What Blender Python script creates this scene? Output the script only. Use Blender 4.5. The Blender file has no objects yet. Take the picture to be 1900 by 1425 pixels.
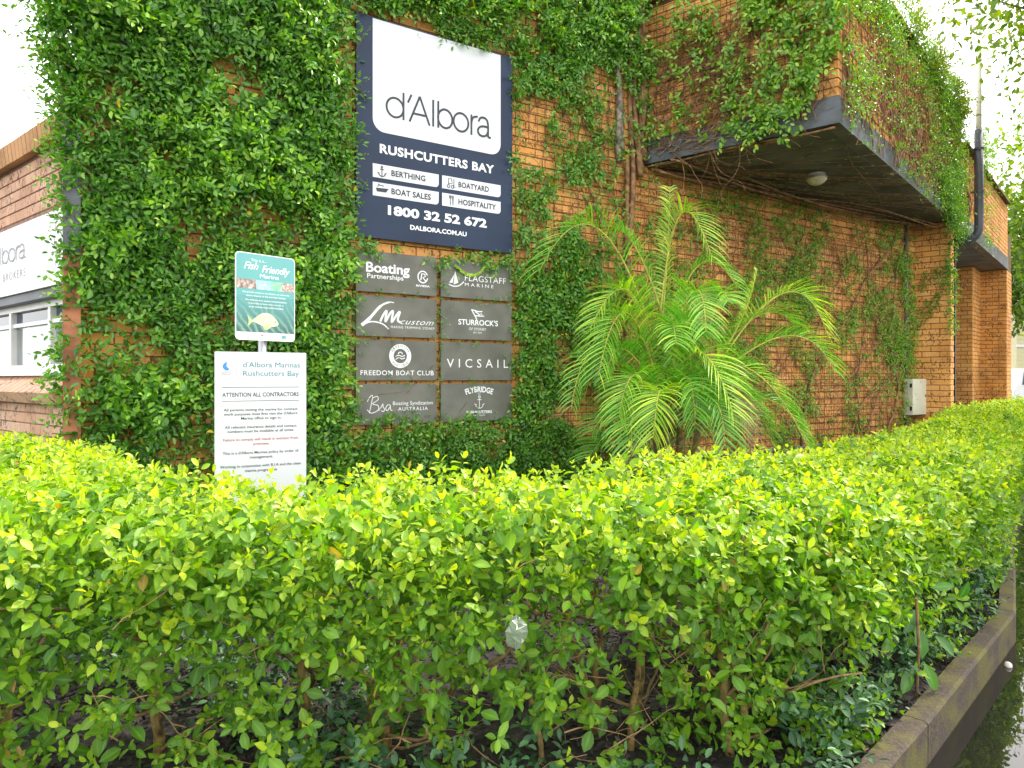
import bpy, math, random
import numpy as np
from mathutils import Vector, Matrix
R = math.radians
random.seed(7)
rng = np.random.default_rng(7)
SC = bpy.context.scene
COL = SC.collection

# ------------------------------------------------------------------ camera, sky, sun, exposure
F, CX, HY, CZ = 1333.0, 950.0, 703.0, 1.5
cam = bpy.data.cameras.new('camera')
camo = bpy.data.objects.new('camera', cam); COL.objects.link(camo)
camo.location = (0, 0, CZ); camo.rotation_euler = (R(90), 0, 0)
cam.sensor_width = 36; cam.lens = F / 1900 * 36; cam.shift_y = -0.005
cam.clip_start = 0.05; cam.clip_end = 2000
SC.camera = camo
SUN_DIR = Vector((0.62, 0.42, 0.80)).normalized()
w = bpy.data.worlds.new('World'); SC.world = w; w.use_nodes = True
wn = w.node_tree
sky = wn.nodes.new('ShaderNodeTexSky'); sky.sky_type = 'NISHITA'; sky.sun_disc = False
sky.sun_elevation = math.asin(SUN_DIR.z)
sky.sun_rotation = math.atan2(SUN_DIR.x, SUN_DIR.y)
sky.air_density = 1.0; sky.dust_density = 5.0; sky.ozone_density = 0.6
bg = wn.nodes['Background']; bg.inputs['Strength'].default_value = 0.15
# thin bright cloud veil over the whole sky
tcn = wn.nodes.new('ShaderNodeTexCoord'); cn_ = wn.nodes.new('ShaderNodeTexNoise'); cn_.inputs['Scale'].default_value = 1.6; cn_.inputs['Detail'].default_value = 5
wn.links.new(tcn.outputs['Generated'], cn_.inputs['Vector'])
cmr = wn.nodes.new('ShaderNodeMapRange'); cmr.inputs[1].default_value = .35; cmr.inputs[2].default_value = .65; cmr.inputs[3].default_value = .55; cmr.inputs[4].default_value = .85
wn.links.new(cn_.outputs['Fac'], cmr.inputs[0])
cmx = wn.nodes.new('ShaderNodeMix'); cmx.data_type = 'RGBA'; wn.links.new(cmr.outputs[0], cmx.inputs[0])
wn.links.new(sky.outputs[0], cmx.inputs[6]); cmx.inputs[7].default_value = (6.6, 6.5, 6.3, 1)
wn.links.new(cmx.outputs[2], bg.inputs[0])
sl = bpy.data.lights.new('sun', 'SUN'); sl.energy = 2.0; sl.angle = R(4); sl.color = (1.0, 0.94, 0.84)
slo = bpy.data.objects.new('sun', sl); COL.objects.link(slo)
slo.rotation_euler = SUN_DIR.to_track_quat('Z', 'Y').to_euler()
slo.location = (0, 0, 30)
vs = SC.view_settings
vs.view_transform = 'Standard'; vs.look = 'None'; vs.exposure = 1.85; vs.gamma = 1.0
vs.use_curve_mapping = False
SC.cycles.max_bounces = 8; SC.cycles.diffuse_bounces = 4; SC.cycles.transmission_bounces = 6
SC.cycles.transparent_max_bounces = 8
SC.cycles.use_denoising = True

# ------------------------------------------------------------------ materials
def nmat(name):
    m = bpy.data.materials.new(name); m.use_nodes = True
    nt = m.node_tree
    return m, nt, nt.nodes['Principled BSDF']
def N(nt, t, **k):
    n = nt.nodes.new(t)
    for a, b in k.items(): setattr(n, a, b)
    return n
def L(nt, a, b): nt.links.new(a, b)
def noise(nt, scale, detail=4, rough=0.55, vec=None):
    n = N(nt, 'ShaderNodeTexNoise'); n.inputs['Scale'].default_value = scale
    n.inputs['Detail'].default_value = detail; n.inputs['Roughness'].default_value = rough
    if vec is not None: L(nt, vec, n.inputs['Vector'])
    return n
def ramp(nt, fac, stops):
    r = N(nt, 'ShaderNodeValToRGB'); e = r.color_ramp.elements
    while len(e) > 1: e.remove(e[-1])
    e[0].position = stops[0][0]; e[0].color = (*stops[0][1], 1)
    for p, c in stops[1:]:
        x = e.new(p); x.color = (*c, 1)
    L(nt, fac, r.inputs['Fac']); return r
def mix(nt, fac, a, b, mode='MIX'):
    m = N(nt, 'ShaderNodeMix', data_type='RGBA', blend_type=mode)
    for s, v in ((m.inputs[0], fac), (m.inputs[6], a), (m.inputs[7], b)):
        if hasattr(v, 'is_linked'): L(nt, v, s)
        elif isinstance(v, (int, float)): s.default_value = v
        else: s.default_value = (*v, 1)
    return m.outputs[2]
def attr(nt, name):
    a = N(nt, 'ShaderNodeAttribute'); a.attribute_name = name; return a.outputs['Fac']
def geopos(nt): return N(nt, 'ShaderNodeNewGeometry').outputs['Position']
def bump(nt, b, h, strength=0.3, dist=0.01):
    n = N(nt, 'ShaderNodeBump'); n.inputs['Strength'].default_value = strength
    n.inputs['Distance'].default_value = dist
    L(nt, h, n.inputs['Height']); L(nt, n.outputs[0], b.inputs['Normal'])

def plain(name, col, rough=0.5, metal=0.0, var=0.08, scale=6.0, spec=0.5):
    m, nt, b = nmat(name)
    n = noise(nt, scale, 5, vec=geopos(nt))
    c2 = tuple(max(0, c * (1 - var * 3)) for c in col); c1 = tuple(min(1, c * (1 + var)) for c in col)
    r = ramp(nt, n.outputs['Fac'], [(0.3, c2), (0.6, col), (0.8, c1)])
    L(nt, r.outputs[0], b.inputs['Base Color'])
    b.inputs['Roughness'].default_value = rough; b.inputs['Metallic'].default_value = metal
    b.inputs['Specular IOR Level'].default_value = spec
    return m

def leaf_mat(name, old, young, tip, vein=0.25, trans=0.35, rough=0.38, dead=(0.35, 0.2, 0.03), blotch=0.0):
    m, nt, b = nmat(name)
    age, rnd, mid = attr(nt, 'age'), attr(nt, 'rnd'), attr(nt, 'mid')
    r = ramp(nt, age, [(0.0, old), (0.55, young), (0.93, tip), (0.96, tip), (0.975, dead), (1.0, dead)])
    hs = N(nt, 'ShaderNodeHueSaturation')
    mr = N(nt, 'ShaderNodeMapRange'); mr.inputs[3].default_value = 0.55; mr.inputs[4].default_value = 1.45
    mh = N(nt, 'ShaderNodeMapRange'); mh.inputs[3].default_value = 0.525; mh.inputs[4].default_value = 0.482; L(nt, rnd, mh.inputs[0]); L(nt, mh.outputs[0], hs.inputs['Hue'])
    L(nt, rnd, mr.inputs[0]); L(nt, mr.outputs[0], hs.inputs['Value'])
    L(nt, r.outputs[0], hs.inputs['Color'])
    n = noise(nt, 90, 2, vec=geopos(nt))
    c = mix(nt, n.outputs['Fac'], hs.outputs[0], tuple(min(1, x * 1.2 + 0.01) for x in young))
    mm = N(nt, 'ShaderNodeMath', operation='MULTIPLY'); L(nt, n.outputs['Fac'], mm.inputs[0]); mm.inputs[1].default_value = 0.3
    c = mix(nt, mm.outputs[0], hs.outputs[0], young)
    pw = N(nt, 'ShaderNodeMath', operation='POWER'); L(nt, mid, pw.inputs[0]); pw.inputs[1].default_value = 6
    mv = N(nt, 'ShaderNodeMath', operation='MULTIPLY'); L(nt, pw.outputs[0], mv.inputs[0]); mv.inputs[1].default_value = vein
    c = mix(nt, mv.outputs[0], c, tuple(min(1, x * 2.2 + 0.03) for x in young))
    L(nt, c, b.inputs['Base Color'])
    b.inputs['Roughness'].default_value = rough
    b.inputs['Specular IOR Level'].default_value = 0.5
    t = N(nt, 'ShaderNodeBsdfTranslucent')
    tc = N(nt, 'ShaderNodeHueSaturation'); L(nt, c, tc.inputs['Color']); tc.inputs['Saturation'].default_value = 1.15; tc.inputs['Value'].default_value = 1.5
    L(nt, tc.outputs[0], t.inputs['Color'])
    ms = N(nt, 'ShaderNodeMixShader'); ms.inputs[0].default_value = trans
    L(nt, b.outputs[0], ms.inputs[1]); L(nt, t.outputs[0], ms.inputs[2])
    L(nt, ms.outputs[0], nt.nodes['Material Output'].inputs['Surface'])
    return m

def brick_mat(name, cols, spot=(0.06, 0.03, 0.015), spotamt=1.0):
    m, nt, b = nmat(name)
    rnd = attr(nt, 'rnd'); pos = geopos(nt)
    r = ramp(nt, rnd, [(i / (len(cols) - 1), c) for i, c in enumerate(cols)])
    n = noise(nt, 9, 6, 0.7, vec=pos)
    c = mix(nt, n.outputs['Fac'], r.outputs[0], tuple(x * 0.85 for x in cols[0]), 'MIX')
    st = noise(nt, 1.3, 5, 0.65, vec=pos); sr = ramp(nt, st.outputs['Fac'], [(0.3, (0.62, 0.58, 0.52)), (0.5, (1, 1, 1)), (0.7, (1.12, 1.08, 1.0))])
    c = mix(nt, 1.0, c, sr.outputs[0], 'MULTIPLY')
    # iron spots: short vertical ticks in rows, only on some bricks
    mp = N(nt, 'ShaderNodeMapping'); mp.inputs['Scale'].default_value = (38, 38, 26); L(nt, pos, mp.inputs['Vector'])
    sp = noise(nt, 1.0, 3, 0.6, vec=mp.outputs[0])
    s1 = ramp(nt, sp.outputs['Fac'], [(0.53, (0, 0, 0)), (0.60, (1, 1, 1))])
    big = noise(nt, 4.0, 2, vec=pos)
    s2 = ramp(nt, big.outputs['Fac'], [(0.42, (0, 0, 0)), (0.56, (1, 1, 1))])
    mm = N(nt, 'ShaderNodeMath', operation='MULTIPLY'); L(nt, s1.outputs[0], mm.inputs[0]); L(nt, s2.outputs[0], mm.inputs[1])
    m2 = N(nt, 'ShaderNodeMath', operation='MULTIPLY'); L(nt, mm.outputs[0], m2.inputs[0]); m2.inputs[1].default_value = 0.75 * spotamt
    c = mix(nt, m2.outputs[0], c, spot)
    L(nt, c, b.inputs['Base Color']); b.inputs['Roughness'].default_value = 0.85
    b.inputs['Specular IOR Level'].default_value = 0.2
    nb = noise(nt, 60, 4, 0.7, vec=pos); bump(nt, b, nb.outputs['Fac'], 0.5, 0.004)
    return m

M = {}
M['brick'] = brick_mat('brick', [(0.79, 0.37, 0.105), (0.85, 0.435, 0.14), (0.72, 0.31, 0.08), (0.86, 0.49, 0.21), (0.79, 0.38, 0.11), (0.60, 0.25, 0.07)])
M['brick_pale'] = brick_mat('brick_pale', [(0.72, 0.46, 0.32), (0.78, 0.55, 0.41), (0.60, 0.33, 0.21), (0.75, 0.48, 0.33), (0.66, 0.37, 0.24)])
M['brick_cap'] = brick_mat('brick_cap', [(0.58, 0.33, 0.16), (0.50, 0.26, 0.12), (0.65, 0.38, 0.18)], spotamt=0.4)
M['mortar'] = plain('mortar', (0.20, 0.12, 0.06), 0.95, spec=0.1, var=0.15, scale=12)
M['mortar_pale'] = plain('mortar_pale', (0.34, 0.22, 0.16), 0.95, spec=0.1, var=0.15, scale=12)
M['fascia'] = plain('fascia', (0.115, 0.125, 0.145), 0.5, var=0.2, scale=3)
M['soffit'] = plain('soffit', (0.15, 0.14, 0.13), 0.7, var=0.25, scale=2)
M['navy'] = plain('navy', (0.020, 0.036, 0.075), 0.45, var=0.08, scale=2, spec=0.25)
M['white_panel'] = plain('white_panel', (0.68, 0.69, 0.72), 0.35, var=0.01, scale=1.2)
M['white'] = plain('white', (0.85, 0.86, 0.86), 0.45, var=0.01)
M['charcoal'] = plain('charcoal', (0.022, 0.028, 0.034), 0.5, var=0.02)
M['greyink'] = plain('greyink', (0.25, 0.25, 0.25), 0.5, var=0.02)
M['taupe'] = plain('taupe', (0.175, 0.172, 0.145), 0.55, var=0.11, scale=3.5, spec=0.25)
M['metal'] = plain('metal', (0.40, 0.41, 0.43), 0.35, metal=0.6, var=0.05)
M['alu'] = plain('alu', (0.70, 0.70, 0.68), 0.35, var=0.04)
M['cream'] = plain('cream', (0.62, 0.60, 0.48), 0.45, var=0.03)
M['pipe_grey'] = plain('pipe_grey', (0.075, 0.085, 0.10), 0.4, var=0.1)
M['pipe_white'] = plain('pipe_white', (0.82, 0.80, 0.66), 0.4, var=0.05)
M['conduit'] = plain('conduit', (0.17, 0.16, 0.13), 0.5, var=0.12)
M['terracotta'] = plain('terracotta', (0.46, 0.17, 0.085), 0.7, var=0.2, scale=5)
M['black'] = plain('black', (0.012, 0.012, 0.012), 0.5, var=0.02)
M['bark'] = plain('bark', (0.30, 0.20, 0.06), 0.8, var=0.25, scale=25)
M['twig'] = plain('twig', (0.27, 0.17, 0.07), 0.8, var=0.2, scale=30)
M['vinestem'] = plain('vinestem', (0.34, 0.18, 0.08), 0.85, var=0.28, scale=14)
M['vinestem_grey'] = plain('vinestem_grey', (0.33, 0.27, 0.21), 0.85, var=0.28, scale=20)
M['treebark'] = plain('treebark', (0.10, 0.075, 0.05), 0.9, var=0.25, scale=8)
M['mulch'] = plain('mulch', (0.030, 0.023, 0.020), 0.9, var=0.3, scale=40)
M['mulch_chip'] = plain('mulch_chip', (0.042, 0.030, 0.025), 0.75, var=0.32, scale=60)
M['hedge'] = leaf_mat('hedge', (0.050, 0.155, 0.012), (0.165, 0.33, 0.016), (0.43, 0.50, 0.022), trans=0.38, rough=0.5, dead=(0.30, 0.17, 0.03))
M['vine'] = leaf_mat('vine', (0.034, 0.105, 0.020), (0.125, 0.31, 0.032), (0.30, 0.48, 0.04), trans=0.3, rough=0.3, dead=(0.55, 0.38, 0.03))
M['vine_small'] = leaf_mat('vine_small', (0.055, 0.15, 0.02), (0.13, 0.30, 0.03), (0.30, 0.47, 0.045), trans=0.3, rough=0.4, dead=(0.5, 0.33, 0.05))
M['cover'] = leaf_mat('cover', (0.022, 0.068, 0.024), (0.050, 0.13, 0.045), (0.10, 0.21, 0.05), trans=0.15, rough=0.5)
M['palm'] = leaf_mat('palm', (0.075, 0.26, 0.03), (0.22, 0.50, 0.06), (0.50, 0.66, 0.07), trans=0.35, rough=0.35, vein=0.15)
M['palm_dead'] = plain('palm_dead', (0.42, 0.29, 0.16), 0.8, var=0.15, scale=20)
M['rachis'] = plain('rachis', (0.55, 0.50, 0.08), 0.5, var=0.15, scale=10)
M['tree'] = leaf_mat('tree', (0.045, 0.10, 0.010), (0.10, 0.18, 0.016), (0.24, 0.30, 0.025), trans=0.42)
M['deadleaf'] = plain('deadleaf', (0.33, 0.15, 0.07), 0.7, var=0.25, scale=30)
M['house'] = plain('house', (0.72, 0.66, 0.40), 0.7, var=0.03)
M['rooftile'] = plain('rooftile', (0.40, 0.36, 0.30), 0.7, var=0.1)
M['paint_white'] = plain('paint_white', (0.80, 0.80, 0.80), 0.2, var=0.01)
M['tyre'] = plain('tyre', (0.02, 0.02, 0.02), 0.8, var=0.1)
M['teal'] = plain('teal', (0.10, 0.33, 0.33), 0.4, var=0.03, scale=3)
M['tealink'] = plain('tealink', (0.07, 0.23, 0.30), 0.5, var=0.02)
M['blueink'] = plain('blueink', (0.05, 0.25, 0.70), 0.5, var=0.02)
M['redink'] = plain('redink', (0.42, 0.06, 0.05), 0.5, var=0.02)

def fish_sea():
    m, nt, b = nmat('sea_print'); pos = geopos(nt)
    sx = N(nt, 'ShaderNodeSeparateXYZ'); L(nt, pos, sx.inputs[0])
    mr = N(nt, 'ShaderNodeMapRange'); mr.inputs[1].default_value = 1.745; mr.inputs[2].default_value = 1.93
    L(nt, sx.outputs['Z'], mr.inputs[0])
    wv = N(nt, 'ShaderNodeTexWave'); wv.inputs['Scale'].default_value = 9; wv.inputs['Distortion'].default_value = 9
    wv.inputs['Detail'].default_value = 3
    mp = N(nt, 'ShaderNodeMapping'); mp.inputs['Rotation'].default_value = (0, R(50), R(-40)); L(nt, pos, mp.inputs['Vector']); L(nt, mp.outputs[0], wv.inputs['Vector'])
    g = ramp(nt, wv.outputs['Fac'], [(0.2, (0.035, 0.10, 0.10)), (0.75, (0.07, 0.18, 0.15)), (1, (0.16, 0.30, 0.22))])
    c = mix(nt, mr.outputs[0], g.outputs[0], (0.085, 0.28, 0.28))
    L(nt, c, b.inputs['Base Color']); b.inputs['Roughness'].default_value = 0.4
    return m
M['sea'] = fish_sea()
def photo_mat(name, a, bcol, c, sc):
    m, nt, b = nmat(name); n = noise(nt, sc, 5, 0.7, vec=geopos(nt))
    r = ramp(nt, n.outputs['Fac'], [(0.35, a), (0.5, bcol), (0.65, c)])
    L(nt, r.outputs[0], b.inputs['Base Color']); b.inputs['Roughness'].default_value = 0.4
    return m
M['ph1'] = photo_mat('print_rock', (0.10, 0.08, 0.07), (0.30, 0.22, 0.2), (0.6, 0.5, 0.45), 45)
M['ph2'] = photo_mat('print_reef', (0.15, 0.55, 0.6), (0.30, 0.65, 0.6), (0.55, 0.6, 0.65), 55)
M['ph3'] = photo_mat('print_green', (0.10, 0.45, 0.25), (0.20, 0.6, 0.3), (0.35, 0.7, 0.5), 45)
M['ph4'] = photo_mat('print_oyster', (0.12, 0.09, 0.08), (0.35, 0.26, 0.22), (0.65, 0.6, 0.55), 90)
M['fish'] = photo_mat('print_fish', (0.35, 0.50, 0.28), (0.50, 0.60, 0.34), (0.65, 0.68, 0.5), 25)
M['fishfin'] = photo_mat('print_fin', (0.30, 0.45, 0.15), (0.45, 0.6, 0.2), (0.6, 0.7, 0.3), 40)

def asphalt():
    m, nt, b = nmat('asphalt'); pos = geopos(nt)
    n1 = noise(nt, 120, 3, 0.7, vec=pos); n2 = noise(nt, 0.6, 4, vec=pos)
    r = ramp(nt, n1.outputs['Fac'], [(0.35, (0.03, 0.03, 0.031)), (0.6, (0.075, 0.075, 0.075)), (0.75, (0.2, 0.2, 0.2))])
    c = mix(nt, n2.outputs['Fac'], r.outputs[0], (0.06, 0.058, 0.055))
    L(nt, c, b.inputs['Base Color'])
    rr = ramp(nt, n2.outputs['Fac'], [(0.4, (0.35,) * 3), (0.6, (0.75,) * 3)]); L(nt, rr.outputs[0], b.inputs['Roughness'])
    bump(nt, b, n1.outputs['Fac'], 0.6, 0.006)
    return m
M['asphalt'] = asphalt()
def watermat():
    m, nt, b = nmat('water')
    b.inputs['Base Color'].default_value = (0.012, 0.011, 0.009, 1)
    b.inputs['Roughness'].default_value = 0.015; b.inputs['IOR'].default_value = 1.45
    n = noise(nt, 5, 2, vec=geopos(nt)); bump(nt, b, n.outputs['Fac'], 0.04, 0.01)
    return m
M['water'] = watermat()
def kerbmat():
    m, nt, b = nmat('kerb_concrete'); pos = geopos(nt)
    n1 = noise(nt, 5, 6, 0.65, vec=pos); n2 = noise(nt, 90, 3, 0.7, vec=pos)
    base = ramp(nt, n2.outputs['Fac'], [(0.35, (0.022, 0.015, 0.010)), (0.55, (0.055, 0.038, 0.026)), (0.75, (0.11, 0.085, 0.062))])
    moss = ramp(nt, n1.outputs['Fac'], [(0.42, (0, 0, 0)), (0.58, (1, 1, 1))])
    mm = N(nt, 'ShaderNodeMath', operation='MULTIPLY'); L(nt, moss.outputs[0], mm.inputs[0]); mm.inputs[1].default_value = 0.75
    c = mix(nt, mm.outputs[0], base.outputs[0], (0.10, 0.090, 0.008))
    L(nt, c, b.inputs['Base Color']); b.inputs['Roughness'].default_value = 0.85
    bump(nt, b, n2.outputs['Fac'], 0.7, 0.006)
    return m
M['kerb'] = kerbmat()
def glassmat():
    m, nt, b = nmat('window_glass')
    b.inputs['Base Color'].default_value = (0.9, 0.93, 0.95, 1); b.inputs['Roughness'].default_value = 0.02
    b.inputs['Transmission Weight'].default_value = 1.0; b.inputs['IOR'].default_value = 1.45
    return m
M['glass'] = glassmat()
def darkglass():
    m, nt, b = nmat('dark_glass')
    b.inputs['Base Color'].default_value = (0.03, 0.05, 0.09, 1); b.inputs['Roughness'].default_value = 0.05
    return m
M['darkglass'] = darkglass()
def plastic():
    m, nt, b = nmat('clear_plastic')
    b.inputs['Base Color'].default_value = (0.30, 0.38, 0.25, 1); b.inputs['Roughness'].default_value = 0.25
    b.inputs['Transmission Weight'].default_value = 0.55
    return m
M['plastic'] = plastic()
M['lamp'] = plain('lamp_glass', (0.70, 0.62, 0.42), 0.3, var=0.05)
M['blind'] = plain('blind', (0.66, 0.68, 0.70), 0.8, var=0.03)
M['shell'] = plain('shell', (0.75, 0.68, 0.58), 0.4, var=0.1, scale=60)

# ------------------------------------------------------------------ object helpers
def setp(o, label=None, cat=None, group=None, kind=None):
    for k, v in (('label', label), ('category', cat), ('group', group), ('kind', kind)):
        if v: o[k] = v
    return o
def thing(name, loc, label, cat, group=None):
    o = bpy.data.objects.new(name, None); COL.objects.link(o); o.location = loc
    o.empty_display_size = 0.1
    return setp(o, label, cat, group)
def rootloc(p):
    v = Vector((0, 0, 0))
    while p is not None:
        v += Vector(p.location); p = p.parent
    return np.array(v)
def link(name, me, mat, parent=None):
    if mat: me.materials.append(mat)
    o = bpy.data.objects.new(name, me); COL.objects.link(o)
    if parent is not None: o.parent = parent
    return o
def np_mesh(name, V, polys, mat, parent=None, attrs=None, smooth=False):
    """V (n,3) world; polys: list of int arrays (k,m)"""
    V = np.asarray(V, dtype=np.float64) - rootloc(parent)
    me = bpy.data.meshes.new(name)
    nl = sum(p.size for p in polys); nf = sum(p.shape[0] for p in polys)
    me.vertices.add(len(V)); me.vertices.foreach_set('co', V.astype(np.float32).ravel())
    me.loops.add(nl); me.polygons.add(nf)
    me.loops.foreach_set('vertex_index', np.concatenate([p.ravel() for p in polys]).astype(np.int32))
    tot = np.concatenate([np.full(p.shape[0], p.shape[1]) for p in polys])
    st = np.concatenate([[0], np.cumsum(tot)[:-1]])
    me.polygons.foreach_set('loop_start', st.astype(np.int32))
    try: me.polygons.foreach_set('loop_total', tot.astype(np.int32))
    except Exception: pass
    if attrs:
        for k, v in attrs.items():
            a = me.attributes.new(k, 'FLOAT', 'POINT'); a.data.foreach_set('value', np.asarray(v, np.float32))
    me.update(calc_edges=True)
    me.polygons.foreach_set('use_smooth', np.full(nf, bool(smooth)))
    return link(name, me, mat, parent)

class MB:
    def __init__(s): s.v = []; s.f = []; s.r = []
    def add(s, vs, fs, r=0.5):
        b = len(s.v); s.v += [tuple(x) for x in vs]; s.f += [tuple(b + i for i in f) for f in fs]; s.r += [r] * len(vs)
    def box(s, c, ax, ay, az, hx, hy, hz, r=0.5):
        c = np.array(c); ax = np.array(ax) * hx; ay = np.array(ay) * hy; az = np.array(az) * hz
        vs = [c + i * ax + j * ay + k * az for i in (-1, 1) for j in (-1, 1) for k in (-1, 1)]
        s.add(vs, [(0, 1, 3, 2), (4, 6, 7, 5), (0, 4, 5, 1), (2, 3, 7, 6), (0, 2, 6, 4), (1, 5, 7, 3)], r)
    def abox(s, x0, x1, y0, y1, z0, z1, r=0.5):
        s.box(((x0 + x1) / 2, (y0 + y1) / 2, (z0 + z1) / 2), (1, 0, 0), (0, 1, 0), (0, 0, 1), (x1 - x0) / 2, (y1 - y0) / 2, (z1 - z0) / 2, r)
    def prism(s, poly, z0, z1, r=0.5):
        n = len(poly)
        vs = [(x, y, z0) for x, y in poly] + [(x, y, z1) for x, y in poly]
        s.add(vs, [tuple(range(n))[::-1], tuple(range(n, 2 * n))] + [(i, (i + 1) % n, n + (i + 1) % n, n + i) for i in range(n)], r)
    def tube(s, pts, rad, sides=6, cap=True, r=0.5):
        pts = [Vector(p) for p in pts]; n = len(pts)
        if not hasattr(rad, '__len__'): rad = [rad] * n
        b = len(s.v); up = Vector((0.13, 0.27, 0.95))
        d0 = (pts[1] - pts[0]).normalized()
        if abs(d0.dot(up)) > 0.9: up = Vector((1, 0.2, 0.05))
        u = d0.cross(up).normalized()
        for i in range(n):
            d = (pts[min(i + 1, n - 1)] - pts[max(i - 1, 0)]).normalized()
            u = (u - d * u.dot(d)).normalized(); v = d.cross(u)
            for k in range(sides):
                a = 2 * math.pi * k / sides
                s.v.append(tuple(pts[i] + (u * math.cos(a) + v * math.sin(a)) * rad[i])); s.r.append(r)
        for i in range(n - 1):
            for k in range(sides):
                s.f.append((b + i * sides + k, b + i * sides + (k + 1) % sides, b + (i + 1) * sides + (k + 1) % sides, b + (i + 1) * sides + k))
        if cap:
            s.f.append(tuple(b + k for k in range(sides))[::-1]); s.f.append(tuple(b + (n - 1) * sides + k for k in range(sides)))
    def obj(s, name, mat, parent=None, smooth=False):
        o0 = rootloc(parent)
        me = bpy.data.meshes.new(name)
        me.from_pydata([tuple(np.array(v) - o0) for v in s.v], [], s.f)
        a = me.attributes.new('rnd', 'FLOAT', 'POINT'); a.data.foreach_set('value', np.array(s.r, np.float32))
        if smooth: me.polygons.foreach_set('use_smooth', np.full(len(me.polygons), True))
        me.update()
        return link(name, me, mat, parent)

def at(px, py, d): return np.array([(px - CX) / F * d, d, CZ + (HY - py) / F * d])
def vnoise(x, y, scale, seed):
    g = np.random.default_rng(seed).random((64, 64))
    x = np.asarray(x) / scale + 100.3; y = np.asarray(y) / scale + 57.7
    xi = np.floor(x).astype(int); yi = np.floor(y).astype(int); fx = x - xi; fy = y - yi
    fx = fx * fx * (3 - 2 * fx); fy = fy * fy * (3 - 2 * fy)
    a = g[xi % 64, yi % 64]; b = g[(xi + 1) % 64, yi % 64]; c = g[xi % 64, (yi + 1) % 64]; d = g[(xi + 1) % 64, (yi + 1) % 64]
    return (a * (1 - fx) + b * fx) * (1 - fy) + (c * (1 - fx) + d * fx) * fy
def nrm(a): return a / np.maximum(np.linalg.norm(a, axis=-1, keepdims=True), 1e-9)
def randv(n): return nrm(rng.normal(size=(n, 3)))

# ------------------------------------------------------------------ leaves
T8 = np.array([(0, 0, 0), (-.29, .17, .04), (-.475, .45, .07), (-.38, .76, .03), (0, 1, -.15), (.38, .76, .03), (.475, .45, .07), (.29, .17, .04), (0, .30, -.02), (0, .66, -.06)])
T8_mid = np.array([1, 0, 0, 0, .8, 0, 0, 0, 1, 1.0])
T8_tri = np.array([(0, 8, 1), (9, 3, 2), (9, 4, 3), (0, 7, 8), (9, 6, 5), (9, 5, 4)]); T8_quad = np.array([(8, 9, 2, 1), (8, 7, 6, 9)])
T6 = np.array([(0, 0, -.02), (-.42, .27, .06), (-.42, .66, .06), (0, 1, -.14), (.42, .66, .06), (.42, .27, .06)])
T6_mid = np.array([1, 0, 0, 1, 0, 0.])
T6_quad = np.array([(0, 3, 2, 1), (0, 5, 4, 3)])
def leaves(name, P, D, Nn, ln, wd, age, rnd, mat, parent, lod=8, stuff=True):
    n = len(P)
    if n == 0: return None
    D = nrm(D); X = nrm(np.cross(D, Nn)); Z = np.cross(X, D)
    T = T8 if lod == 8 else T6; mid = T8_mid if lod == 8 else T6_mid; k = len(T)
    V = (P[:, None, :] + X[:, None, :] * (T[None, :, 0, None] * wd[:, None, None]) + D[:, None, :] * (T[None, :, 1, None] * ln[:, None, None])
         + Z[:, None, :] * (T[None, :, 2, None] * ln[:, None, None]))
    base = (np.arange(n) * k)[:, None, None]
    polys = []
    if lod == 8: polys = [(base + T8_tri[None]).reshape(-1, 3), (base + T8_quad[None]).reshape(-1, 4)]
    else: polys = [(base + T6_quad[None]).reshape(-1, 4)]
    o = np_mesh(name, V.reshape(-1, 3), polys, mat, parent,
                {'age': np.repeat(age, k), 'rnd': np.repeat(rnd, k), 'mid': np.tile(mid, n)}, smooth=True)
    if stuff: o['kind'] = 'stuff'
    return o

def whorl(P, A, n, ln, dz, age0, jit=0.25):
    """opposite leaf pairs around a shoot; returns leaf arrays"""
    m = len(P); A = nrm(A)
    ref = nrm(np.cross(A, randv(m))); ref2 = np.cross(A, ref)
    out = [[], [], [], [], [], []]
    for j in range(n):
        lv = j // 2
        ang = lv * math.pi / 2 + (j % 2) * math.pi + rng.normal(0, .25, m)
        rad = ref * np.cos(ang)[:, None] + ref2 * np.sin(ang)[:, None]
        tilt = np.clip(R(28 + 24 * lv) + rng.normal(0, .2, m), 0.2, 2.0)
        d = A * np.cos(tilt)[:, None] + rad * np.sin(tilt)[:, None]
        d = d + np.array([0, 0, -0.12 * lv]) + rng.normal(0, jit * .5, (m, 3))
        nn = A * np.sin(tilt)[:, None] - rad * np.cos(tilt)[:, None] + rng.normal(0, jit, (m, 3))
        s = ln * (0.60 + 0.17 * min(lv, 3)) * rng.uniform(.62, 1.28, m)
        out[0].append(P - A * (dz * lv) + rad * .003); out[1].append(d); out[2].append(nn); out[3].append(s)
        out[4].append(s * rng.uniform(.50, .66, m)); out[5].append(np.clip(age0 - 0.13 * lv + rng.normal(0, .07, m), 0, .95))
    return [np.concatenate(o) for o in out]

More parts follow.
